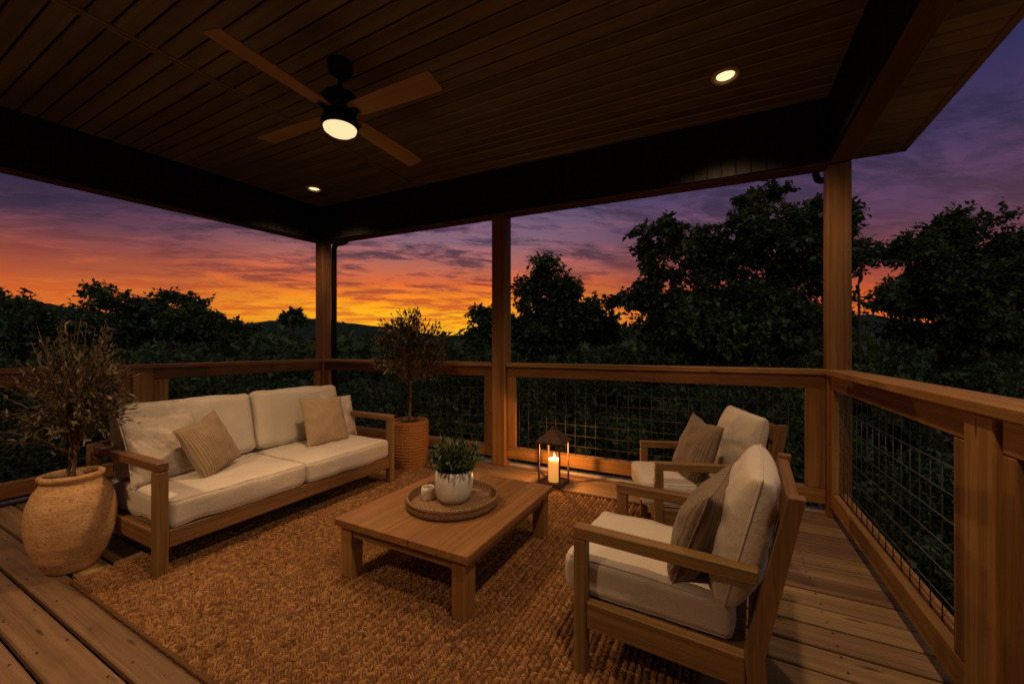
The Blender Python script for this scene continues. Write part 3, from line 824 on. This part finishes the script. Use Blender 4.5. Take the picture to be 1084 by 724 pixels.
mb = MB(); V, F, rn = leaf_cloud(P, D, g.uniform(.024, .046, n), g.uniform(.0045, .0085, n), g.random(n), seed=3)
mb.add_np(V, F, rn, True); mb.build('foliage', M_herb, pot)
cup = thing('cup_candle', 'small ivory candle in a tapered cup beside the white pot on the tray', 'candle', (-1.502, 1.826, pz))
mb = MB(); mb.lathe([(0, 0), (0.041, 0), (0.045, 0.004), (0.040, 0.045), (0.036, 0.068), (0.033, 0.070), (0.031, 0.064), (0.031, 0.058)], 36); mb.build('cup', M_wax2, cup)
mb = MB(); mb.lathe([(0.031, 0.060), (0.0, 0.058)], 24); mb.build('wax', M_wax2, cup)

# ------------------------------------------------------------------ lantern with candle
def make_lantern():
    x, y = -1.288, 3.272; s = 0.104
    t = thing('lantern', 'bronze framed glass lantern standing on the deck by the back railing', 'lantern', (x, y, 0.002), (0, 0, R(-3)))
    mb = MB(); mb.box(-s, s, -s, s, 0.0, 0.016, 0.003); mb.box(-s-.006, s+.006, -s-.006, s+.006, 0.0165, 0.026, 0.002); mb.build('base', M_bronze, t)
    for sx in (-1, 1):
        for sy in (-1, 1):
            xx = sorted((sx*s, sx*(s-.0135))); yy = sorted((sy*s, sy*(s-.0135)))
            mb = MB(); mb.box(xx[0], xx[1], yy[0], yy[1], 0.0265, 0.372, 0.002); mb.build('corner_bar', M_bronze, t)
    for a in (-1, 1):
        yy = sorted((a*s, a*(s-.012)))
        for z0, z1 in ((.360, .372), (.0265, .036)):
            mb = MB(); mb.box(-s+.014, s-.014, yy[0], yy[1], z0, z1, .0015); mb.build('frame_bar', M_bronze, t)
            mb = MB(); mb.box(yy[0], yy[1], -s+.014, s-.014, z0, z1, .0015); mb.build('frame_bar', M_bronze, t)
    for k in range(4):
        M = Matrix.Rotation(R(90*k), 4, 'Z'); mb = MB(); mb.box(-s+.0135, s-.0135, s-.0075, s-.0055, 0.0365, 0.3595, 0.0003, M=M); mb.build('glass_pane', M_glass, t)
    mb = MB(); e = s+.016
    V = [(-e, -e, .374), (e, -e, .374), (e, e, .374), (-e, e, .374), (-e, -e, .382), (e, -e, .382), (e, e, .382), (-e, e, .382)]
    q = 0.026; V += [(-q, -q, .478), (q, -q, .478), (q, q, .478), (-q, q, .478)]
    F = [[3, 2, 1, 0]]
    for i in range(4):
        j = (i+1) % 4; F += [[i, j, 4+j, 4+i], [4+i, 4+j, 8+j, 8+i]]
    F.append([8, 9, 10, 11]); mb.add(V, F)
    mb.box(-.022, .022, -.022, .022, .4785, .498, .003)
    mb.lathe([(0.0, .4985), (.012, .4985), (.012, .506), (0, .51)], 12)
    mb.build('roof', M_bronze, t)
    mb = MB(); mb.tube([(.028*math.cos(a), 0, .528+.028*math.sin(a)) for a in np.linspace(0, 2*math.pi, 20)], .0035, 6, cap=False); mb.build('ring', M_bronze, t)
    c = thing('candle', 'lit ivory pillar candle burning inside the lantern', 'candle', (x+.004, y+.0, 0.029))
    mb = MB(); mb.lathe([(0, 0), (.05, 0), (.053, .004), (.053, .188), (.050, .193), (.040, .188), (0, .184)], 36); mb.build('wax', M_wax, c)
    mb = MB(); mb.tube([(0, 0, .184), (.001, 0, .195), (.002, 0, .200)], .0015, 5); mb.build('wick', M_black, c)
    mb = MB(); mb.lathe([(0, .196), (.006, .203), (.0082, .212), (.006, .228), (.002, .244), (0, .250)], 14); mb.build('flame', M_flame, c)
    li = bpy.data.lights.new('candle_light', 'POINT'); li.energy = 18; li.color = (1.0, .42, .10); li.shadow_soft_size = .012
    lo = link(bpy.data.objects.new('candle_light', li)); lo.location = (x+.004, y, 0.029+.262)
make_lantern()

# ------------------------------------------------------------------ potted shrubs
def shrub(name, label, loc, pot_fn, trunk_z, mouth_z, centre, rad, nbr, nleaf, ll, lw, mat, seed, wild=0.15, flat=0.0):
    t = thing(name, label, 'plant', loc)
    pot_fn(t)
    g = np.random.default_rng(seed)
    tr = MB(); c = np.array(centre); rad = np.array(rad)
    top = np.array([0.005, 0.0, trunk_z])
    for k in range(2 if flat else 3):
        o = g.normal(0, .008, 3); o[2] = 0
        pts = [np.array([0, 0, mouth_z-.02])+o*1.6]
        for q in range(1, 6): pts.append(pts[0] + (top+o*2-pts[0])*q/5 + g.normal(0, .005, 3))
        tr.tube(pts, [.010-.0008*q for q in range(6)], 7)
    P = []; D = []; W = []
    nodes = [top]
    for k in range(nbr):
        u = g.normal(0, 1, 3); u /= np.linalg.norm(u)
        if u[2] < -0.75: u[2] *= -1
        e = c + u*rad*g.uniform(.72, 1.0+wild)
        s0 = top + (np.array([0, 0, 1.0])*g.uniform(-.06, rad[2]*.9)); s0[:2] += g.normal(0, .01, 2)
        m1 = s0 + (e-s0)*.45 + np.array([0, 0, .05]) + g.normal(0, .012, 3)
        pts = []
        for q in range(9):
            f = q/8; pts.append((1-f)**2*s0 + 2*f*(1-f)*m1 + f*f*e + (np.array([0, 0, .02*f]) if u[2] > 0 else 0))
        tr.tube(pts, [.0032*(1-.75*q/8)+.0006 for q in range(9)], 5)
        for q in range(nleaf):
            f = g.uniform(.30, 1.0)**.8; i = min(7, int(f*8)); p = pts[i]+(pts[i+1]-pts[i])*(f*8-i)
            tdir = pts[i+1]-pts[i]; tdir = tdir/np.linalg.norm(tdir)
            off = g.normal(0, .012, 3)
            dd = tdir*.6 + g.normal(0, .55, 3) + np.array([0, 0, .15]); P.append(p+off); D.append(dd/np.linalg.norm(dd))
    P = np.array(P); D = np.array(D); n = len(P)
    tr.build('trunk', M_ogbark, t)
    mb = MB(); V, F, rn = leaf_cloud(P, D, g.uniform(.65, 1.2, n)*ll, g.uniform(.75, 1.2, n)*lw, g.random(n), 0.3, 0.08, seed)
    mb.add_np(V, F, rn, True); mb.build('foliage', mat, t)
def jar_fn(t):
    prof = [(0, 0), (.088, 0), (.098, .008), (.137, .08), (.163, .16), (.175, .24), (.176, .30), (.168, .37), (.147, .43), (.124, .465), (.116, .478), (.120, .488), (.129, .497), (.131, .508), (.126, .517), (.114, .519), (.104, .512), (.100, .49), (.103, .45)]
    # refine
    pr = []
    for (a, b), (c, d) in zip(prof[:-1], prof[1:]):
        m = max(1, int(math.dist((a, b), (c, d))/.012))
        for q in range(m): pr.append((a+(c-a)*q/m, b+(d-b)*q/m))
    pr.append(prof[-1])
    mb = MB(); mb.lathe(pr, 72, wob=.012, seed=4); mb.build('jar', M_jar, t)
    mb = MB(); mb.lathe([(.105, .462), (.06, .470), (0, .472)], 30, wob=.02); mb.build('soil', M_soil, t)
def basket_fn(t):
    prof = []
    for q in range(61):
        f = q/60; z = f*.46; r = .162+.030*math.sin(min(1, f*1.15)*math.pi*.62) + .003*math.sin(f*math.pi*30)
        prof.append((r, z))
    prof = [(0, 0), (.150, 0)] + prof + [(.176, .468), (.166, .468), (.160, .455), (.158, .42)]
    mb = MB(); mb.lathe(prof, 64); mb.build('basket', M_basket, t)
    mb = MB(); mb.lathe([(.162, .425), (0, .43)], 30); mb.build('soil', M_soil, t)
shrub('potted_tree', 'small olive tree in a tall weathered terracotta jar at the near end of the sofa', (-3.135, 0.815, 0.001), jar_fn, 0.66, .47, (-0.01, 0.0, .96), (.245, .25, .31), 125, 15, .046, .0068, M_olive, 31, .3)
shrub('potted_tree', 'slender shrub in a straight woven basket beyond the far end of the sofa', (-2.79, 3.10, 0.001), basket_fn, 0.86, .43, (0.0, 0, 1.16), (.37, .36, .39), 135, 17, .066, .0105, M_olive2, 33, .18)

# ------------------------------------------------------------------ ceiling fan and downlights
def make_fan():
    x, y = -2.13, 1.73; zc = roof_z(x, y, ZC)-0.002
    t = thing('ceiling_fan', 'black ceiling fan with four wooden blades and a lit round lamp', 'fan', (x, y, zc))
    mb = MB(); mb.lathe([(0, 0), (.072, 0), (.075, -.012), (.072, -.055), (.05, -.075), (.016, -.08), (0, -.08)][::-1], 36); mb.build('canopy', M_black, t)
    mb = MB(); mb.tube([(0, 0, -.07), (0, 0, -.20)], .014, 12); mb.build('downrod', M_black, t)
    mb = MB(); mb.lathe([(0, -.175), (.022, -.18), (.05, -.20), (.098, -.21), (.108, -.225), (.108, -.285), (.104, -.30), (.085, -.305), (.085, -.345), (.106, -.352), (.110, -.405), (.101, -.412), (0, -.412)][::-1], 44); mb.build('motor_housing', M_black, t)
    mb = MB(); mb.lathe([(.0, -.455), (.04, -.453), (.075, -.445), (.095, -.430), (.100, -.4135)], 40); mb.build('lamp_lens', M_bulb, t)
    for k, a in enumerate((2, 92, 182, 272)):
        M = Matrix.Rotation(R(a), 4, 'Z') @ Matrix.Translation((0, 0, -.322)) @ Matrix.Rotation(R(-11), 4, 'X')
        prof = [(.10, .045), (.16, .058), (.40, .066), (.64, .070), (.735, .069), (.742, .062)]
        mb = MB(); V = []; F = []
        for r, w in prof:
            for s, zz in ((-1, -.004), (1, -.004), (1, .004), (-1, .004)): V.append(M @ Vector((r, s*w, zz)))
        n = len(prof)
        for i in range(n-1):
            for q in range(4):
                q2 = (q+1) % 4; F.append([i*4+q, (i+1)*4+q, (i+1)*4+q2, i*4+q2])
        F.append([0, 1, 2, 3]); F.append([(n-1)*4+q for q in (3, 2, 1, 0)])
        gg = np.array([(r, s*w, 0) for r, w in prof for s in (-1, 1, 1, -1)])+k*3.3
        mb.add(np.array([tuple(v) for v in V]), F, g=gg); b = mb.build('blade', M_blade, t)
        mb = MB(); M2 = Matrix.Rotation(R(a), 4, 'Z') @ Matrix.Translation((0, 0, -.330)) @ Matrix.Rotation(R(-11), 4, 'X')
        mb.box(.08, .155, -.022, .022, -.010, -.005, .001, M=M2); mb.build('blade_bracket', M_black, b)
    li = bpy.data.lights.new('fan_lamp', 'SPOT'); li.shadow_soft_size = .09; li.spot_size = R(128); li.spot_blend = .75; li.energy = LP_FAN; li.color = WARM
    lo = link(bpy.data.objects.new('fan_lamp', li)); lo.location = (x, y, zc-.462)
def downlight(label, x, y, power):
    z = roof_z(x, y, ZC)-.001
    t = thing('recessed_light', label, 'ceiling light', (x, y, z), group='recessed lights in the porch ceiling')
    mb = MB(); mb.lathe([(.054, -.002), (.064, -.014), (.074, -.018), (.082, -.014), (.086, -.004), (.086, 0.0)], 40); mb.build('trim_ring', M_trim, t)
    mb = MB(); mb.lathe([(0, -.010), (.03, -.008), (.0535, -.003)], 32); mb.build('lens', M_down, t)
    li = bpy.data.lights.new('downlight_lamp', 'SPOT'); li.energy = power; li.color = WARM; li.shadow_soft_size = .045; li.spot_size = R(125); li.spot_blend = 0.6
    lo = link(bpy.data.objects.new('downlight_lamp', li)); lo.location = (x, y, z-.055)
WARM = (1.0, 0.615, 0.325)
LP_FAN = 125.0
make_fan()
downlight('lit recessed ceiling light on the right, above the armchairs', 0.04, 2.945, 54.0)
downlight('lit recessed ceiling light at the far left corner of the porch ceiling', -4.13, 3.0, 44.0)
downlight('recessed ceiling light of the near row, above the viewer on the right', 0.04, 0.78, 118.0)
downlight('recessed ceiling light of the near row, above the viewer on the left', -2.45, -0.85, 175.0)
# the house the porch belongs to
def house():
    t = thing('house_wall', 'plain board wall of the house behind the viewer', 'wall', (0, -2.24, 0))
    mb = MB(); z = -5.6
    while z < 4.2: mb.box(-9, 4, -.03, 0.0, z, z+.19, .004, axis=0); z += .195
    mb.build('siding', M_soff, t)
    mb = MB(); mb.box(-2.9, -1.1, .001, .05, .05, 2.1, .004); mb.build('door', M_teak, t)
house()

# ------------------------------------------------------------------ trees
def tree_mesh(lobes, nclump, nleaf, leaf, seed, clump_r=(.32, .6), base_z=-5.2, trunk_xy=(0, 0), tr=.16, bend=.25):
    """lobes: list of (cx, cy, cz, rx, ry, rz) in local metres. returns (trunk MB, crown MB)"""
    g = np.random.default_rng(seed)
    vol = np.array([l[3]*l[4]*l[5] for l in lobes])**.8; pr = vol/vol.sum()
    C = []; tries = 0
    while len(C) < nclump and tries < 40000:
        tries += 1
        l = lobes[g.choice(len(lobes), p=pr)]
        u = g.normal(0, 1, 3); u /= np.linalg.norm(u); r = g.random()**(1/2.4)
        p = np.array(l[:3]) + u*r*np.array(l[3:])
        if all(np.sum((p-q)**2) > (.42*(clump_r[0]+clump_r[1]))**2 for q in C[-160:]): C.append(p)
    for l in lobes:                                # loose tufts standing out of the crown's edge
        for q in range(max(2, int(len(C)*l[3]*l[5]/sum(m[3]*m[5] for m in lobes)*.16))):
            u = g.normal(0, 1, 3); u[2] = abs(u[2])*.9-.1; u /= np.linalg.norm(u)
            C.append(np.array(l[:3]) + u*np.array(l[3:])*g.uniform(1.0, 1.12))
    C = np.array(C)
    zmin = min(l[2]-l[5] for l in lobes)
    b = np.array([trunk_xy[0], trunk_xy[1], base_z]); fork = np.array([trunk_xy[0]+g.normal(0, .2), trunk_xy[1]+g.normal(0, .2), max(zmin+.3, base_z+1.5)])
    tb = MB()
    k = 9; pts = [b+(fork-b)*q/k + np.array([g.normal(0, .04), g.normal(0, .04), 0])*(q > 0) for q in range(k+1)]
    tb.tube(pts, [tr*(1.25-.5*q/k) for q in range(k+1)], 8)
    nodes = [fork]; nr = [tr*.75]
    order = np.argsort(np.linalg.norm(C-fork, axis=1))
    for i in order:
        p = C[i]; dn = np.array([np.linalg.norm(p-q) for q in nodes]); df = np.array([np.linalg.norm(q-fork) for q in nodes])
        j = int(np.argmin(dn + .35*df)); q0 = nodes[j]
        L = dn[j]; mid = (p+q0)/2 + np.array([0, 0, -.10*L]) + g.normal(0, .07*L, 3)
        rr = max(.010, nr[j]*.74)
        pts = [(1-f)**2*q0 + 2*f*(1-f)*mid + f*f*p for f in np.linspace(0, 1, 5)]
        tb.tube(pts, [rr*(1-.13*q) for q in range(5)], 5)
        nodes.append(p); nr.append(max(.009, rr*.62))
    # twigs carry the leaves
    cr = g.uniform(*clump_r, len(C))
    NT = 11; per = max(2, int(nleaf/len(C)/NT)); P = []; D = []; T = []
    for i in range(len(C)):
        tone = g.normal(0, .16)
        for q in range(NT):
            v = g.normal(0, 1, 3); v[2] = v[2]*.8+.12; v /= np.linalg.norm(v)
            e = C[i] + v*cr[i]*g.uniform(.75, 1.35)*np.array([1, 1, .85]); m1 = (C[i]+e)/2 + g.normal(0, .12*cr[i], 3) + np.array([0, 0, .08*cr[i]])
            tb.tube([C[i], m1, e], [.008, .006, .0035], 3, cap=False)
            f = g.uniform(.25, 1.04, per)[:, None]
            pts = (1-f)**2*C[i] + 2*f*(1-f)*m1 + f*f*e
            P.append(pts + g.normal(0, .035, (per, 3))); td = (e-C[i])/np.linalg.norm(e-C[i])
            D.append(td*.55 + g.normal(0, .6, (per, 3)) + np.array([0, 0, -.12])); T.append(np.clip(.45+tone+g.normal(0, .2, per), 0, 1))
    P = np.concatenate(P); D = np.concatenate(D); D /= np.linalg.norm(D, axis=1, keepdims=True); rn = np.concatenate(T); n = len(P)
    sz = leaf*np.clip(g.lognormal(-.08, .35, n), .4, 1.7)
    V, F, rv = leaf_cloud(P, D, sz, sz*.33*g.uniform(.75, 1.25, n), rn, .3, .12, seed)
    cb = MB(); cb.add_np(V, F, rv, False)
    return tb, cb
def tree_at(label, u_t, d, px_lobes, nclump, nleaf, leaf, seed, clump_r=(.32, .6), tr=.16, group=None, name='broadleaf_tree', mat=None):
    """a tree d metres out; px_lobes give its crown as seen in the photo and are turned into metres here"""
    tx, ty = ground_at(u_t, d); L = []
    g = np.random.default_rng(seed+99)
    for (u, y, ru, ry) in px_lobes:
        dd = d + g.uniform(-.6, .6)
        x, yy = ground_at(u, dd); m = dd/FPX
        k = .75*(clump_r[0]+clump_r[1])/2; rw = max(.12, ru*m-k); L.append((x-tx, yy-ty, EYE+(HOR-y)*m, rw, rw*.85, max(.1, ry*m-k)))
    t = thing(name, label, 'tree', (tx, ty, 0), group=group)
    gz = float(terrain_z(np.array(tx), np.array(ty)))-.15
    tb, cb = tree_mesh(L, nclump, nleaf, leaf, seed, clump_r, gz, (0, 0), tr)
    tb.build('trunk', M_bark, t); cb.build('crown', mat or M_leafA, t)
    return t
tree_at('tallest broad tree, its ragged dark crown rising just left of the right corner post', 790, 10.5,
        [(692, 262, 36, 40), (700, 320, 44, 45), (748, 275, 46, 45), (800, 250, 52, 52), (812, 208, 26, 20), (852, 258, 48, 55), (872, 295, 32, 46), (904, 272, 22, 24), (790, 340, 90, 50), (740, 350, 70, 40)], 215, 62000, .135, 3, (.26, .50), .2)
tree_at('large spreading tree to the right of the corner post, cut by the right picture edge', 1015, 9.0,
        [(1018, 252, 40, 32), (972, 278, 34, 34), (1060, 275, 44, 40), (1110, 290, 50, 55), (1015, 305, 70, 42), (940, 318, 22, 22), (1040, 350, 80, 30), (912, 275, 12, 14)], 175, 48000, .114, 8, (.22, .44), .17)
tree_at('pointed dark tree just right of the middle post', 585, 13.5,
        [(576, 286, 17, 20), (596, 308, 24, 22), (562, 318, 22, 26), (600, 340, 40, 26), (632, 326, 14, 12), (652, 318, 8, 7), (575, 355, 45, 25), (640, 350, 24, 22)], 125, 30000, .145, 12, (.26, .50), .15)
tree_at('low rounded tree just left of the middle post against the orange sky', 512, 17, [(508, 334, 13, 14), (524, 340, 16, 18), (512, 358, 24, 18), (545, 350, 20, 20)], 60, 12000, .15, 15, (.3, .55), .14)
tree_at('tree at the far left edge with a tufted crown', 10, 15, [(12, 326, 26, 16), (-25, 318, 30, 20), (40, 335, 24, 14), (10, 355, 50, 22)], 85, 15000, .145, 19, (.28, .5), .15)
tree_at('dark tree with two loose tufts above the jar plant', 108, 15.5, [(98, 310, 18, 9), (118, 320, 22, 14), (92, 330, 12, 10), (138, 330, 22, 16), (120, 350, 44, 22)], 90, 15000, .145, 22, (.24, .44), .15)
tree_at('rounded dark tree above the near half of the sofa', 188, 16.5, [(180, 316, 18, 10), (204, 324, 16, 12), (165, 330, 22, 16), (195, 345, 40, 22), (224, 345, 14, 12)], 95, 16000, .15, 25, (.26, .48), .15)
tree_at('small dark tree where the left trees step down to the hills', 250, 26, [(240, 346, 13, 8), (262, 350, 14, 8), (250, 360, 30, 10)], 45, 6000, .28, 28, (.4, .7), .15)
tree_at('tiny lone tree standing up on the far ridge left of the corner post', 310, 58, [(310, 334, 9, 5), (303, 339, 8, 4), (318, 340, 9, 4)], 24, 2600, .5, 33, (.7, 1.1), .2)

# bare twigs left of the right-hand tree
def dead_tree():
    x, y = ground_at(908, 8.2); t = thing('bare_sapling', 'thin leafless branches beside the right corner post', 'tree', (x, y, 0))
    g = np.random.default_rng(4); mb = MB(); gz = float(terrain_z(np.array(x), np.array(y)))-.1
    def br(p, d, L, r, lev):
        pts = [p]
        for q in range(4):
            d = d + g.normal(0, .16, 3); d /= np.linalg.norm(d); pts.append(pts[-1]+d*L/4)
        mb.tube(pts, [r, r*.85, r*.7, r*.55, r*.4], 5)
        if lev:
            for q in range(3):
                a = pts[g.integers(2, 5)]; dd = d+g.normal(0, .5, 3)+np.array([0, 0, .25]); br(a, dd/np.linalg.norm(dd), L*.55, r*.5, lev-1)
    mb.tube([(0, 0, gz), (.04, 0, 0), (0.02, 0, 2.3)], [.05, .035, .022], 6)
    br(np.array([.02, 0, 2.25]), np.array([.05, 0, 1.0]), 1.0, .02, 2); br(np.array([.02, 0, 2.1]), np.array([.5, .2, .7]), .8, .016, 2)
    mb.build('trunk', M_bark, t)
dead_tree()

# undergrowth: bushy crowns one can tell apart, copied from four prototypes
protos = []
for k in range(4):
    t = thing('bush', 'dark leafy bush in the thicket that fills the slope outside the railings', 'bush', (0, 0, 0), group='bushes in the thicket outside the deck')
    lob = [(0, 0, .1, 1.35, 1.35, 1.25), (.6, .3, -.6, 1.2, 1.1, 1.1), (-.7, -.2, -.7, 1.15, 1.2, 1.1), (.1*k, -.4, -1.6, 1.6, 1.6, 1.0)]
    tb, cb = tree_mesh(lob, 80, 19000, .085, 60+k, (.3, .5), -5.6, (0, 0), .07)
    tb.build('stems', M_bark, t); cb.build('foliage', M_leafB, t); protos.append(t)
g = np.random.default_rng(77)
spots = []
for ring, (d0, d1, cnt, top0, top1, sc0, sc1) in enumerate(((5.6, 7.0, 26, -.55, .55, .8, 1.0), (7.5, 10.5, 24, .5, 1.35, .9, 1.2), (11.5, 15, 22, .8, 1.6, 1.1, 1.5))):
    for i in range(cnt):
        u = -60 + (1200)*(i+g.uniform(.1, .9))/cnt
        d = g.uniform(d0, d1); top = g.uniform(top0, top1)
        if ring >= 1 and 250 < u < 500: top = g.uniform(top0-.7, top1-1.0)
        if ring >= 1 and u > 890: top += .35
        spots.append((u, d, top, g.uniform(sc0, sc1), g.uniform(0, 6.28), int(g.integers(0, 4))))
used = set()
for (u, d, top, s, rz, k) in spots:
    x, y = ground_at(u, d)
    if -5.6 < x < 1.5 and y < 4.6: 
        if y > 2.2: y = 5.4
        elif x > -1.8: x = max(x, 2.6)
        else: x = min(x, -6.6)
    t = protos[k] if k not in used else copy_tree(protos[k])
    used.add(k); t.location = (x, y, top-1.35*s); t.rotation_euler = (0, 0, rz); t.scale = (s, s, s)

# far wood: one mass of crowns beyond the thicket
def far_wood():
    g = np.random.default_rng(91); P = []; D = []; S = []; T = []
    for i in range(520):
        u = g.uniform(-80, 1160); d = g.uniform(18, 75)
        x, y = ground_at(u, d); gz = float(terrain_z(np.array(x), np.array(y)))
        top = min(EYE + g.uniform(-1.4, .9) + (d-18)*.018, gz+9.5); top = max(top, gz+4)
        r = g.uniform(1.3, 2.3); m = 110; tone = g.normal(.4, .18)
        v = g.normal(0, 1, (m, 3)); v[:, 2] = np.abs(v[:, 2])*1.0-.35; v /= np.linalg.norm(v, axis=1, keepdims=True)
        lump = 1+.25*np.sin(v[:, 0]*5+i)+.2*np.sin(v[:, 1]*6+i*2)
        P.append(np.array([x, y, top-r]) + v*r*lump[:, None]*g.uniform(.6, 1, m)[:, None]); D.append(v*.5+g.normal(0, .6, (m, 3))); S.append(np.full(m, .22+d*.0085)); T.append(np.clip(tone+g.normal(0, .15, m), 0, 1))
    P = np.concatenate(P); D = np.concatenate(D); D /= np.linalg.norm(D, axis=1, keepdims=True); S = np.concatenate(S); T = np.concatenate(T); n = len(P)
    V, F, rv = leaf_cloud(P, D, S*g.uniform(.7, 1.3, n)*1.5, S*.55*g.uniform(.8, 1.2, n), T, .3, .1, 5)
    mb = MB(); mb.add_np(V, F, rv, False)
    tag(mb.build('far_wood', M_leafA), 'dark mass of far woodland filling the valley toward the hills', 'woods', kind='stuff')
far_wood()

# ------------------------------------------------------------------ sky: dusk glow with streaked cloud
world = bpy.data.worlds.new('World'); scene.world = world; world.use_nodes = True
nt = world.node_tree
for n in list(nt.nodes): nt.nodes.remove(n)
out = nt.nodes.new('ShaderNodeOutputWorld'); bg = nt.nodes.new('ShaderNodeBackground'); nt.links.new(bg.outputs[0], out.inputs[0])
tc = N(nt, 'ShaderNodeTexCoord').outputs['Generated']
sp = nt.nodes.new('ShaderNodeSeparateXYZ'); nt.links.new(tc, sp.inputs[0])
dx, dy, dz = sp.outputs
SUNAZ = math.atan((455-542)/FPX) - YAW          # clockwise from +y
sx, sy = math.sin(SUNAZ), math.cos(SUNAZ)
hl = math_(nt, 'SQRT', math_(nt, 'ADD', math_(nt, 'MULTIPLY', dx, dx), math_(nt, 'MULTIPLY_ADD', dy, dy, 1e-6)))
caz = math_(nt, 'DIVIDE', math_(nt, 'ADD', math_(nt, 'MULTIPLY', dx, sx), math_(nt, 'MULTIPLY', dy, sy)), hl)
el = math_(nt, 'MAXIMUM', dz, 0.0)
# cloud coordinates: a flat layer overhead
den = math_(nt, 'ADD', el, 0.09)
cv = nt.nodes.new('ShaderNodeCombineXYZ')
ca, sa = math.cos(SUNAZ), math.sin(SUNAZ)
lx = math_(nt, 'SUBTRACT', math_(nt, 'MULTIPLY', dx, ca), math_(nt, 'MULTIPLY', dy, sa))   # across the glow
ly = math_(nt, 'ADD', math_(nt, 'MULTIPLY', dx, sa), math_(nt, 'MULTIPLY', dy, ca))
nt.links.new(math_(nt, 'DIVIDE', lx, den), cv.inputs[0]); nt.links.new(math_(nt, 'DIVIDE', ly, den), cv.inputs[1])
cvec = cv.outputs[0]
n_big = noise(nt, scaled(nt, cvec, (0.8, 1.5, 1)), 1.0, 7, 0.64, 0.3)
n_str = noise(nt, scaled(nt, cvec, (2.0, 4.2, 1)), 1.0, 10, 0.70, 0.35)
n_soft = noise(nt, scaled(nt, cvec, (0.35, 0.5, 1)), 1.0, 3, 0.5, 0.3)
elw = math_(nt, 'MULTIPLY_ADD', math_(nt, 'SUBTRACT', n_soft, 0.5), 0.07, el)
def L(r, g, b):
    f = lambda c: (c/255/12.92) if c/255 <= .04045 else ((c/255+.055)/1.055)**2.4
    return (f(r), f(g), f(b))
clear_sun = ramp(nt, elw, [(0.0, L(255, 190, 30)), (0.08, L(255, 184, 30)), (0.115, L(255, 146, 30)), (0.155, L(222, 106, 52)), (0.20, L(182, 104, 88)), (0.26, L(136, 100, 116)), (0.33, L(110, 90, 120)), (0.42, L(74, 66, 106)), (0.60, L(44, 42, 78)), (1.0, L(26, 28, 48))])
clear_off = ramp(nt, elw, [(0.0, L(220, 96, 40)), (0.08, L(208, 90, 46)), (0.115, L(168, 76, 56)), (0.155, L(126, 66, 66)), (0.20, L(104, 64, 82)), (0.26, L(90, 62, 90)), (0.33, L(74, 57, 92)), (0.45, L(47, 46, 86)), (0.60, L(38, 38, 70)), (1.0, L(24, 27, 48))])
w = ramp(nt, math_(nt, 'MULTIPLY_ADD', caz, 0.5, 0.5), [(0.85, (0, 0, 0)), (0.94, (0.28,)*3), (0.993, (1, 1, 1))])
clear = mix(nt, clear_off, clear_sun, w)
dark_cl = ramp(nt, elw, [(0.06, L(226, 112, 34)), (0.10, L(206, 92, 40)), (0.15, L(140, 68, 58)), (0.22, L(82, 56, 70)), (0.34, L(52, 45, 72)), (0.6, L(38, 37, 64))])
lit_cl = ramp(nt, elw, [(0.06, L(255, 176, 40)), (0.13, L(255, 122, 44)), (0.19, L(232, 112, 84)), (0.27, L(166, 102, 118)), (0.36, L(112, 82, 112)), (0.6, L(62, 54, 88))])
mdark = ramp(nt, math_(nt, 'MULTIPLY_ADD', n_str, 0.6, math_(nt, 'MULTIPLY', n_big, 0.4)), [(0.47, (0, 0, 0)), (0.56, (0.9,)*3)])
mlit = ramp(nt, math_(nt, 'MULTIPLY_ADD', n_str, -0.5, math_(nt, 'MULTIPLY_ADD', n_big, 0.5, 0.5)), [(0.50, (0, 0, 0)), (0.62, (0.85,)*3)])
sky = mix(nt, clear, lit_cl, math_(nt, 'MULTIPLY', mlit, math_(nt, 'MULTIPLY_ADD', w, .75, .14)))
sky = mix(nt, sky, dark_cl, mdark)
bank = math_(nt, 'MULTIPLY', ramp(nt, elw, [(0.17, (0, 0, 0)), (0.25, (.85,)*3)]), ramp(nt, math_(nt, 'MULTIPLY_ADD', lx, -1.0, 0.0), [(0.32, (0, 0, 0)), (0.60, (1, 1, 1))]))
sky = mix(nt, sky, L(40, 38, 62), bank)
below = math_(nt, 'GREATER_THAN', dz, -0.02)
east = ramp(nt, math_(nt, 'MULTIPLY_ADD', caz, 0.5, 0.5), [(0.30, (1, 1, 1)), (0.62, (0, 0, 0))])
sky = mix(nt, sky, (0.34, 0.34, 0.33), east)
sky = mix(nt, (0.004, 0.005, 0.004), sky, below)
nt.links.new(sky, bg.inputs[0]); bg.inputs[1].default_value = 1.0

# ------------------------------------------------------------------ camera and output
cam = bpy.data.cameras.new('Camera'); co = link(bpy.data.objects.new('Camera', cam)); scene.camera = co
co.location = (0, 0, EYE); co.rotation_euler = (R(90), 0, YAW)
cam.sensor_width = 36; cam.sensor_fit = 'HORIZONTAL'; cam.lens = FPX/1084*36; cam.shift_y = (HOR-362)/1084
cam.clip_start = 0.05; cam.clip_end = 4000
scene.view_settings.view_transform = 'Standard'; scene.view_settings.look = 'None'; scene.view_settings.exposure = 0; scene.view_settings.gamma = 1
scene.render.engine = 'CYCLES'
cy = scene.cycles
cy.use_denoising = True
try: cy.denoiser = 'OPENIMAGEDENOISE'
except Exception: pass
cy.max_bounces = 8; cy.diffuse_bounces = 4; cy.transparent_max_bounces = 12; cy.sample_clamp_indirect = 4.0; cy.caustics_reflective = False; cy.caustics_refractive = False
